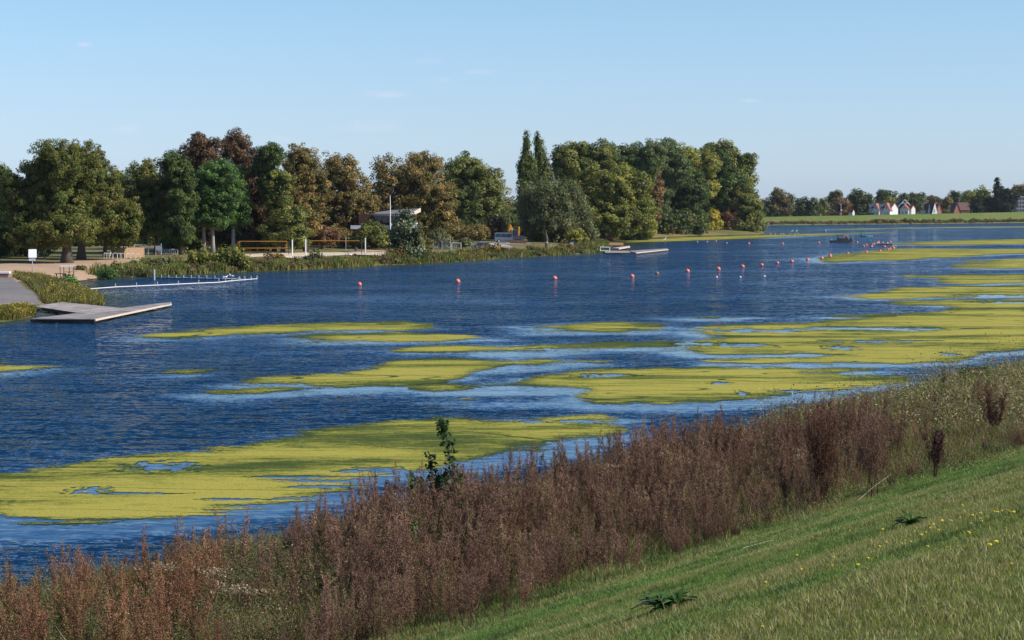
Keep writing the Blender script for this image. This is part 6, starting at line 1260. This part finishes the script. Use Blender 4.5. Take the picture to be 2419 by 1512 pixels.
ws = MB(); ws.add([(.98, -.75, 1.72), (.98, .75, 1.72), (1.60, .82, 1.16), (1.60, -.82, 1.16), (.90, -.75, 1.60), (.90, .75, 1.60), (1.5, .82, 1.08), (1.5, -.82, 1.08)], [(0, 1, 2, 3), (4, 7, 6, 5), (0, 3, 7, 4), (1, 5, 6, 2), (0, 4, 5, 1), (3, 2, 6, 7)]); ws.build('windscreen', M['glass'], van)
for x in (-1.55, 1.5):
    for y in (-.86, .86): wheel(van, x, y)
for y in (-.7, .7): MB().box((2.36, y, .78), (.1, .3, .16)).build('headlight', M['white'], van, bevel=.02)
b0 = G(1145, 585); b0 = Vector((b0.x, b0.y + 4, float(tz(b0.x, b0.y + 4)))); car = thing('parked_car', G(1146, 593), 'grey car almost hidden behind the clipped bush, left of the gravel track', 'car', rz=.1); car.location.z = float(tz(car.location.x, car.location.y))
car_body([(-2.1, .3), (-2.15, .75), (-1.9, .95), (-1.2, 1.4), (.3, 1.42), (1.05, .98), (2.0, .82), (2.15, .55), (2.1, .3)], 1.75, 'silver', car); MB().box((-.8, -.74, 1.15), (.9, .2, .3)).build('window', M['glass'], car, bevel=.02); MB().box((.2, -.74, 1.15), (.8, .2, .28)).build('window', M['glass'], car, bevel=.02)
for x in (-1.35, 1.35):
    for y in (-.8, .8): wheel(car, x, y, .31)
# excavator
b0 = G(1224, 575.5); s = px(b0); ex = thing('excavator', b0, 'orange digger with its arm folded straight up, standing behind the silver van', 'excavator')
def wx(u, v, dy=0): return at(u, v, b0.y + dy) - b0
for y in (-.8, .8):
    mb = MB(); mb.prism([(-1.5, .12), (-1.25, 0), (1.25, 0), (1.5, .12), (1.55, .4), (1.3, .68), (-1.3, .68), (-1.55, .4)], 'y', y - .25, y + .25); mb.build('track', M['rust'], ex, bevel=.03)
MB().box((0, 0, .55), (1.3, 1.2, .45)).build('undercarriage', M['rust'], ex); MB().box((.1, 0, 1.1), (2.2, 1.9, .7)).build('upper_carriage', M['darksteel'], ex, bevel=.06)
cb = MB().box((-.5, -.45, 1.95), (1.0, .9, 1.2)).build('cab', M['darksteel'], ex, bevel=.05); MB().box((-.5, -.92, 2.0), (.75, .05, .8)).build('pane', M['glass'], cb)
MB().prism([(-.30, 1.2), (.12, 1.2), (.36, 2.0), (.30, 3.1), (.05, 3.15), (.0, 2.3)], 'y', .1, .45).build('counterweight_cover', M['machine'], ex, bevel=.03)
p0, p1, p2 = Vector((-.35, .2, 1.4)), wx(1212, 557, .2), wx(1207, 530, .2)
def barseg(a, b_, w0, w1, name, mat, par=None, dy=.16):
    d = (b_ - a).normalized(); n_ = Vector((-d.z, 0, d.x)); mb = MB(); c = [a - n_ * w0, a + n_ * w0, b_ + n_ * w1, b_ - n_ * w1]; mb.add([(p.x, p.y - dy, p.z) for p in c] + [(p.x, p.y + dy, p.z) for p in c], [(0, 1, 2, 3), (7, 6, 5, 4), (0, 4, 5, 1), (1, 5, 6, 2), (2, 6, 7, 3), (3, 7, 4, 0)]); return mb.build(name, M[mat], par or ex, bevel=.02)
boom = barseg(p0, p1, .2, .24, 'boom', 'darksteel'); barseg(wx(1213, 553, 0), wx(1207.5, 548, 0) if False else wx(1210, 541, 0), .1, .1, 'hydraulic_ram', 'white', boom, .08)
barseg(wx(1211, 552, .2), wx(1204, 531, .2), .30, .24, 'dipper_arm', 'machine'); barseg(wx(1203.5, 546, .2), wx(1202.5, 531, .2), .10, .12, 'link_bar', 'machine'); barseg(wx(1204, 531, .2), wx(1202, 523, .2), .28, .08, 'grab', 'rust')
# carved post, blue sign
b0 = G(1291, 585); s = px(b0); cp = thing('carved_post', b0, 'slender carved wooden post with a white ring on the meadow', 'post'); MB().tube([(0, 0, -.1), (0, 0, 12 * s), (.05, 0, 20 * s), (-.03, 0, 28 * s), (-.1, 0, 35 * s), (-.12, 0, 37 * s)], [.24, .24, .26, .2, .10, .05], 8).build('shaft', M['bark'], cp); MB().tube([(0, 0, 11.8 * s), (0, 0, 13.2 * s)], .27, 10).build('ring', M['white'], cp)
b0 = G(1351, 584.5); s = px(b0); sb = thing('blue_sign', b0, 'small blue and white sign board on a white post near the pier', 'sign'); MB().tube([(0, 0, -.1), (0, 0, 12 * s)], .06, 6).build('post', M['white'], sb); pn = MB().box((0, -.08, 11 * s), (8.5 * s, .05, 5.5 * s)).build('panel', M['signblue'], sb); MB().box((0, -.112, 9.6 * s), (6.5 * s, .01, .12)).build('lettering_band', M['white'], pn)

# ---- work boat
b0 = Vector(P(1987, 573.3, 0)); s = px(b0); bt = thing('work_boat', b0, 'dark weed-harvesting boat with a roofed cabin and a rusty rear conveyor', 'boat')
def wb(u, v, dy=0): return at(u, v, b0.y + dy) - b0
hull = MB(); L0 = (1962 - 1987) * s; L1 = (2012 - 1987) * s
hull.add([(L0, -.9, -.1), (L0, .9, -.1), (L1 - .6, .9, -.1), (L1 - .6, -.9, -.1), (L0 - .05, -.95, .52), (L0 - .05, .95, .52), (L1 - .6, .95, .48), (L1 - .6, -.95, .48)], [(3, 2, 1, 0), (4, 5, 6, 7), (0, 1, 5, 4), (1, 2, 6, 5), (2, 3, 7, 6), (3, 0, 4, 7)]); hull.build('hull', M['darksteel'], bt, bevel=.04)
MB().box((L0 + .12, 0, .62), (.22, 1.9, .18)).build('bow_roller', M['white'], bt, bevel=.04); MB().box((.3, -.5, .72), (2.0, .6, .4)).build('engine_cover', M['darkwood'], bt, bevel=.04)
cbn = MB()
x0, x1 = (1979 - 1987) * s, (1991 - 1987) * s; zt = 17.5 * s
for x in (x0, x1):
    for y in (-.7, .7): cbn.tube([(x, y, .5), (x, y, zt)], .05, 6)
cbn.box(((x0 + x1) / 2, 0, zt + .03), (x1 - x0 + .2, 1.7, .1)); cbn.build('cabin_frame', M['darksteel'], bt); MB().box(((x0 + x1) / 2, 0, .75), (x1 - x0, 1.3, .5)).build('cabin_panel', M['darksteel'], bt, bevel=.03)
x2, x3 = (1992 - 1987) * s, (2003 - 1987) * s; c3 = MB()
for x in (x2, x3):
    for y in (-.75, .75): c3.tube([(x, y, .5), (x, y, zt * 1.0)], .035, 6)
c3.tube([(x2, -.75, zt), (x3, -.75, zt), (x3, .75, zt), (x2, .75, zt), (x2, -.75, zt)], .035, 6); c3.build('rail_frame', M['steel'], bt)
cv = MB(); cv.box(((2004 - 1987) * s, 0, .55), (1.6, 1.5, .12)); cv.box(((2010 - 1987) * s, 0, .7), (.12, 1.5, .9))
for k_ in range(4): cv.tube([((1998 + k_ * 4 - 1987) * s, -.8, .35), ((1998 + k_ * 4 - 1987) * s, .8, .35)], .26, 12)
cv.tube([((2001 - 1987) * s, -.85, .4), ((2008 - 1987) * s, -.85, 1.1), ((2012 - 1987) * s, -.85, .5)], .06, 6); cv.build('conveyor', M['rust'], bt)
pb = b0 + Vector(((1998.5 - 1987) * s, -.2, .5)); pb2 = b0 + Vector(((1998.5 - 1987) * s, -.2, .5))
Jp = [(0, 0, .42), (0, 0, .62), (.04, 0, .88), (.08, 0, .98), (.11, 0, 1.08), (.12, 0, 1.18), (.04, .2, .86), (.10, .26, .62), (.28, .2, .55), (.04, -.2, .86), (.10, -.26, .62), (.28, -.2, .55), (0, .1, .42), (.38, .13, .44), (.42, .13, .04), (.55, .13, .03), (0, -.1, .42), (.38, -.13, .44), (.42, -.13, .04), (.55, -.13, .03)]
person('person', pb, Jp, Rr, E, 'person in a bright red jacket sitting on the work boat', 'skin',
       [('red_jacket', 'redcloth', [(0, 0, .44), (0, 0, .62), (.04, 0, .88), (.04, .2, .86), (.10, .26, .62), (.26, .2, .55), (.04, -.2, .86), (.10, -.26, .62), (.26, -.2, .55)], [(0, 1), (1, 2), (2, 3), (3, 4), (4, 5), (2, 6), (6, 7), (7, 8)], [.17, .165, .17, .09, .07, .055, .09, .07, .055]),
        ('dark_trousers', 'darkcloth', [(.0, 0, .42), (.03, .1, .42), (.38, .13, .44), (.42, .13, .10), (.03, -.1, .42), (.38, -.13, .44), (.42, -.13, .10)], [(0, 1), (1, 2), (2, 3), (0, 4), (4, 5), (5, 6)], [.15, .11, .085, .06, .11, .085, .06]),
        ('hair', 'hair', [(.10, 0, 1.10), (.09, 0, 1.2)], [(0, 1)], [.09, .07])], rz=.4)
o_ = MB().box((0, 0, .2), (.5, .5, .4)).build('seat_box', M['darkwood']); o_.parent = bt; o_.location = (pb - b0) + Vector((0, 0, 0))
# black pontoon with rails
b0 = Vector(P(2089, 578.6, 0)); s = px(b0); pt = thing('black_pontoon', b0, 'thin black pontoon in the middle of the buoy cluster', 'pontoon'); MB().box((0, 0, .12), (35 * s, .8, .3)).build('float', M['darksteel'], pt, bevel=.04)
for x in (-17 * s, 7 * s): MB().sphere((x, -.2, .38), .18, 12, 8).build('fender', M['white'], pt, smooth=True)
MB().tube([(17 * s, 0, .1), (17 * s, 0, 7 * s), (19 * s, 0, 7 * s)], .05, 6).build('upright', M['palewood'], pt)
# teal hooked gantry and its line
b0 = Vector(P(2045, 559, 0)); s = px(b0); tg = thing('teal_davit', b0, 'thin teal hooked tube rising from the water behind the buoy cluster', 'davit')
MB().tube([(0, 0, -.2), (-.2, 0, 5 * s), (0, 0, 9 * s), (-.25, 0, 13 * s), (-.8, 0, 14.5 * s), (-1.2, 0, 13 * s), (-1.0, 0, 10 * s), (-1.2, 0, 0)], .10, 8).build('tube', M['teal'], tg, smooth=True); MB().tube([(-1.6, 0, .1), (1.9, 0, .1)], .14, 8).build('base_float', M['teal'], tg, smooth=True)
e = Vector(P(2061, 575, .3)) - b0; MB().tube([(.3, 0, .4), e], .035, 4).build('line', M['teal'], tg)

# ================================================================== FAR HOUSES
def cz(x, y): return ((2840 + x / 5.548) * .7384, (550 + y / 5.548) * .7384)
def cy(x, y): return ((2440 + x / 5.498) * .7384, (560 + y / 5.498) * .7384)
def gable(parent, b0, cx_, y0, w_, dep, eave, ridge, rz, wall, roof, over=.35, names=('wall', 'roof'), win=True, zb=-1.5):
    """block with its gable facing local -y, turned by rz"""
    m = Matrix.Translation((cx_, y0, 0)) @ Matrix.Rotation(rz, 4, 'Z'); mb = MB()
    mb.prism([(-w_ / 2, zb), (w_ / 2, zb), (w_ / 2, eave), (0, ridge), (-w_ / 2, eave)], 'y', 0, dep, m); a = mb.build(names[0], M[wall], parent)
    r_ = MB(); dx = w_ / 2 + over; sl = (ridge - eave) / (w_ / 2)
    r_.prism([(-dx, eave - sl * over + .03), (0, ridge + .03), (dx, eave - sl * over + .03), (dx, eave - sl * over + .28), (0, ridge + .28), (-dx, eave - sl * over + .28)], 'y', -over, dep + over, m); b_ = r_.build(names[1], M[roof], parent)
    if win:
        for (x, z, ww, hh) in ((0, eave + (ridge - eave) * .35, w_ * .16, (ridge - eave) * .3), (-w_ * .2, eave * .45 + .2, w_ * .15, eave * .35), (w_ * .2, eave * .45 + .2, w_ * .15, eave * .35)):
            f = MB(); f.box((x, -.02, z), (ww, .1, hh), 0, m); wn_ = f.build('window', M['glass'], parent)
            g = MB(); g.box((x, -.08, z), (.07, .05, hh), 0, m); g.box((x, -.08, z), (ww, .05, .07), 0, m); g.build('frame', M['white'], wn_)
    return a, b_
def house(name, u, d, label):
    b = FG(u, d); b.z = dike_crest(u).z - .9; return thing(name, b, label, 'house', 'houses beyond the opposite dike'), b, b.y / F
h, b, s = house('white_house', 2080, 14, 'long white house with two shaded dormer gables and orange roofs, leftmost of the row')
o2 = lambda x, y, f=cy: ((f(x, y)[0] - ub) * s, )
ub = b.x / b.y * F + 1209.5; crest = 487 + (CAMZ - b.z) / b.y * F
def zpx(v): return CAMZ - (v - 487) * b.y / F - b.z
def xpx(u): return (u - ub) * s
x0, x1 = xpx(cy(1880, 0)[0]), xpx(cy(2250, 0)[0]); mb = MB(); zt_ = zpx(cy(0, 585)[1]); mb.box(((x0 + x1) / 2, 4, zt_ / 2 - .8), (x1 - x0, 6, zt_ + 1.6)); mb.build('wall', M['render'], h)
mb = MB(); m_ = Matrix.Translation(((x0 + x1) / 2, 4, 0)); zr = zpx(cy(0, 505)[1]); mb.prism([(-3.4, zt_), (0, zr), (3.4, zt_)], 'x', -(x1 - x0) / 2 - .2, (x1 - x0) / 2 + .2, m_); mb.build('roof', M['roofslate'], h)
for cxp, apex in ((1975, 508), (2165, 500)):
    gable(h, b, xpx(cy(cxp, 0)[0]), -.4, 3.1, 4.5, zt_ * .80, zpx(cy(0, apex)[1]), -.42, 'render', 'rooforange', .3, ('dormer_wall', 'dormer_roof'))
h, b, s = house('white_gabled_house', 2112, 16, 'house end with a dazzling sunlit white gable and orange roof, second in the row'); ub = b.x / b.y * F + 1209.5
gable(h, b, xpx(2112), 0, 5.0, 6, zpx(cz(0, 650)[1]), zpx(cz(0, 556)[1]), .70, 'render', 'rooforange', .2, win=False)
h, b, s = house('dark_peaked_house', 2143, 22, 'house with a dark pointed roof, white bargeboards and an orange-roofed front gable'); ub = b.x / b.y * F + 1209.5
gable(h, b, xpx(cz(300, 0)[0]), 2.5, 5.4, 6, zpx(cz(0, 590)[1]), zpx(cz(0, 500)[1]), .05, 'roofslate', 'roofslate', .5, ('main_wall', 'main_roof'), False)
m_ = MB(); cxx = xpx(cz(305, 0)[0]); z9 = zpx(cz(0, 498)[1]) + .1
for sx in (-1, 1): m_.tube([(cxx, 1.85, z9), (cxx + sx * 3.1, 1.85, z9 - 3.3)], .16, 5)
m_.tube([(cxx - 1.3, 1.85, z9 - 1.6), (cxx + 1.3, 1.85, z9 - 1.6)], .14, 5); m_.build('bargeboards', M['white'], h)
gable(h, b, xpx(cz(275, 0)[0]), -1.0, 4.0, 4.5, zpx(cz(0, 665)[1]), zpx(cz(0, 585)[1]), -.42, 'render', 'rooforange', .25, ('front_wall', 'front_roof'))
h, b, s = house('small_white_house', 2160, 18, 'small white sunlit gable squeezed between the peaked house and the dark upright tree'); ub = b.x / b.y * F + 1209.5
gable(h, b, xpx(cz(445, 0)[0]), 0, 2.6, 4, zpx(cz(0, 655)[1]), zpx(cz(0, 600)[1]), .6, 'render', 'rooforange', .15, win=False)
h, b, s = house('twin_gable_house', 2199, 20, 'brown-roofed house with two sharp sunlit white gables'); ub = b.x / b.y * F + 1209.5
x0, x1 = xpx(cz(640, 0)[0]), xpx(cz(905, 0)[0]); zt_ = zpx(cz(0, 680)[1]); zr = zpx(cz(0, 540)[1]); MB().box(((x0 + x1) / 2, 5.5, zt_ / 2 - .8), (x1 - x0, 6, zt_ + 1.6)).build('wall', M['render'], h)
MB().prism([(-3.4, zt_), (0, zr), (3.4, zt_)], 'x', -(x1 - x0) / 2 - .2, (x1 - x0) / 2 + .2, Matrix.Translation(((x0 + x1) / 2, 5.5, 0))).build('roof', M['roofbrown'], h)
gable(h, b, xpx(cz(740, 0)[0]), 1.6, 2.2, 4, zpx(cz(0, 740)[1]), zpx(cz(0, 568)[1]), .40, 'render', 'roofbrown', .1, ('gable_wall', 'gable_roof'), False); gable(h, b, xpx(cz(832, 0)[0]), .6, 3.2, 5, zpx(cz(0, 735)[1]), zpx(cz(0, 536)[1]), .40, 'render', 'roofbrown', .12, ('gable_wall', 'gable_roof'), False)
MB().box((xpx(cz(825, 0)[0]), .35, zpx(cz(0, 690)[1])), (.5, .2, 1.6)).build('door', M['offwhite'], h); gable(h, b, xpx(cz(925, 0)[0]), 3, 3.0, 4, zpx(cz(0, 690)[1]), zpx(cz(0, 575)[1]), .5, 'brick', 'rooforange', .2, ('side_wall', 'side_roof'), False)
h, b, s = house('brown_roofed_house', 2264, 30, 'wide low house under one big dull brown roof, right of the twin gables'); ub = b.x / b.y * F + 1209.5
x0, x1 = xpx(cz(1150, 0)[0]), xpx(cz(1465, 0)[0]); zt_ = zpx(cz(0, 670)[1]); zr = zpx(cz(0, 542)[1]); MB().box(((x0 + x1) / 2, 5.5, zt_ / 2 - .8), (x1 - x0 - .6, 7.4, zt_ + 1.6)).build('wall', M['brick'], h)
MB().prism([(-4, zt_ - .2), (0, zr), (4, zt_ - .2)], 'x', -(x1 - x0) / 2, (x1 - x0) / 2, Matrix.Translation(((x0 + x1) / 2, 5.5, 0))).build('roof', M['roofbrown'], h); gable(h, b, xpx(cz(1225, 0)[0]), .5, 3.6, 5, zt_ * .6, zr - .2, .3, 'brick', 'roofbrown', .3, ('wing_wall', 'wing_roof'), False)
h, b, s = house('flat_roofed_block', 2408, 30, 'pale flat-roofed block with rows of windows, cut by the right edge'); ub = b.x / b.y * F + 1209.5
x0, x1 = xpx(2399), xpx(2440); zt_ = zpx(cz(0, 445)[1]); MB().box(((x0 + x1) / 2, 4, zt_ / 2 - .8), (x1 - x0, 8, zt_ + 1.6)).build('wall', M['concrete'], h); MB().box(((x0 + x1) / 2, 4, zt_ + .12), (x1 - x0 + .4, 8.4, .22)).build('roof', M['white'], h)
for r_ in range(4):
    for c_ in range(6):
        MB().box((x0 + .8 + c_ * 1.35, -.03, zt_ - 1.0 - r_ * 1.9), (.75, .14, 1.2)).build('window', M['glass'], h)
h, b, s = house('garden_house', 2030, 20, 'tiny house with a bright white end, beside a clipped hedge left of the white houses'); ub = b.x / b.y * F + 1209.5
gable(h, b, xpx(cy(1590, 0)[0]), 0, 1.5, 2.2, zpx(cy(0, 655)[1]), zpx(cy(0, 612)[1]), .75, 'render', 'brick', .1, win=False)
b = FG(2042, 14); b.z = dike_crest(2042).z; V, Fq, Cc = crown_arrays([(x, 0, .35, .9, .8, .75) for x in np.arange(-2.8, 2.9, .8)], .3, .5, 7, (0.05, 0.09, 0.02), (0.10, 0.15, 0.03), 650); rt = thing('clipped_hedge', b, 'low bright green clipped hedge on the dike crest left of the white houses', 'hedge'); np_mesh('foliage', V, Fq, M['leaf'], rt, col=Cc)
b = FG(1852, 900); tw = thing('tower_block', b, 'far bluish tower blocks on the skyline between two far trees', 'building'); s = b.y / F
zt_ = 8 + (487 - cy(0, 418)[1]) * s - b.z; MB().box((2, 0, zt_ / 2), (10 * s, 18, zt_)).build('block', M['tower'], tw); MB().box((13 * s, 8, zt_ / 2 - 1), (6 * s, 18, zt_ - 1.5)).build('second_block', M['offwhite'], tw)
b1 = MB(); [b1.box((2, -9.1, zt_ - 3 - k_ * 3.2), (9 * s, .3, 1.1)) for k_ in range(10)]; b1.build('window_bands', M['glass'], tw)
b = dike_crest(1981); s = b.y / F; mk = thing('channel_marker', b, 'white and red marker board on a mast standing on the far dike crest', 'marker'); MB().tube([(0, 0, -.2), (0, 0, 28 * s)], .08, 6).build('mast', M['white'], mk); MB().box((.2, -.1, 13 * s), (3.6 * s, .08, 3.4 * s)).build('white_board', M['white'], mk); MB().tube([(0, -.12, 3 * s), (0, -.04, 3 * s)], 2.6 * s, 14).build('red_disc', M['red'], mk); MB().box((0, -.14, 3 * s), (1.2 * s, .04, 2.8 * s)).build('white_bar', M['white'], mk); MB().box((-.1, 0, 25.5 * s), (1.6 * s, .06, 2.2 * s)).build('pennant', M['white'], mk)

# ================================================================== HAZE
hz_ = MB().box((300, 4600, 20), (9000, 10000, 60)).build('haze', M['white'])
hm = bpy.data.materials.new('haze'); hm.use_nodes = True; hn = hm.node_tree.nodes; hl = hm.node_tree.links
hn.remove(hn['Principled BSDF']); pv = hn.new('ShaderNodeVolumePrincipled'); pv.inputs['Density'].default_value = 0.000035; pv.inputs['Color'].default_value = (0.85, 0.93, 1.0, 1); pv.inputs['Anisotropy'].default_value = 0.2
hl.new(pv.outputs[0], hn['Material Output'].inputs['Volume']); hz_.data.materials[0] = hm; tag(hz_, 'thin blue haze over the lake', 'haze', kind='stuff')
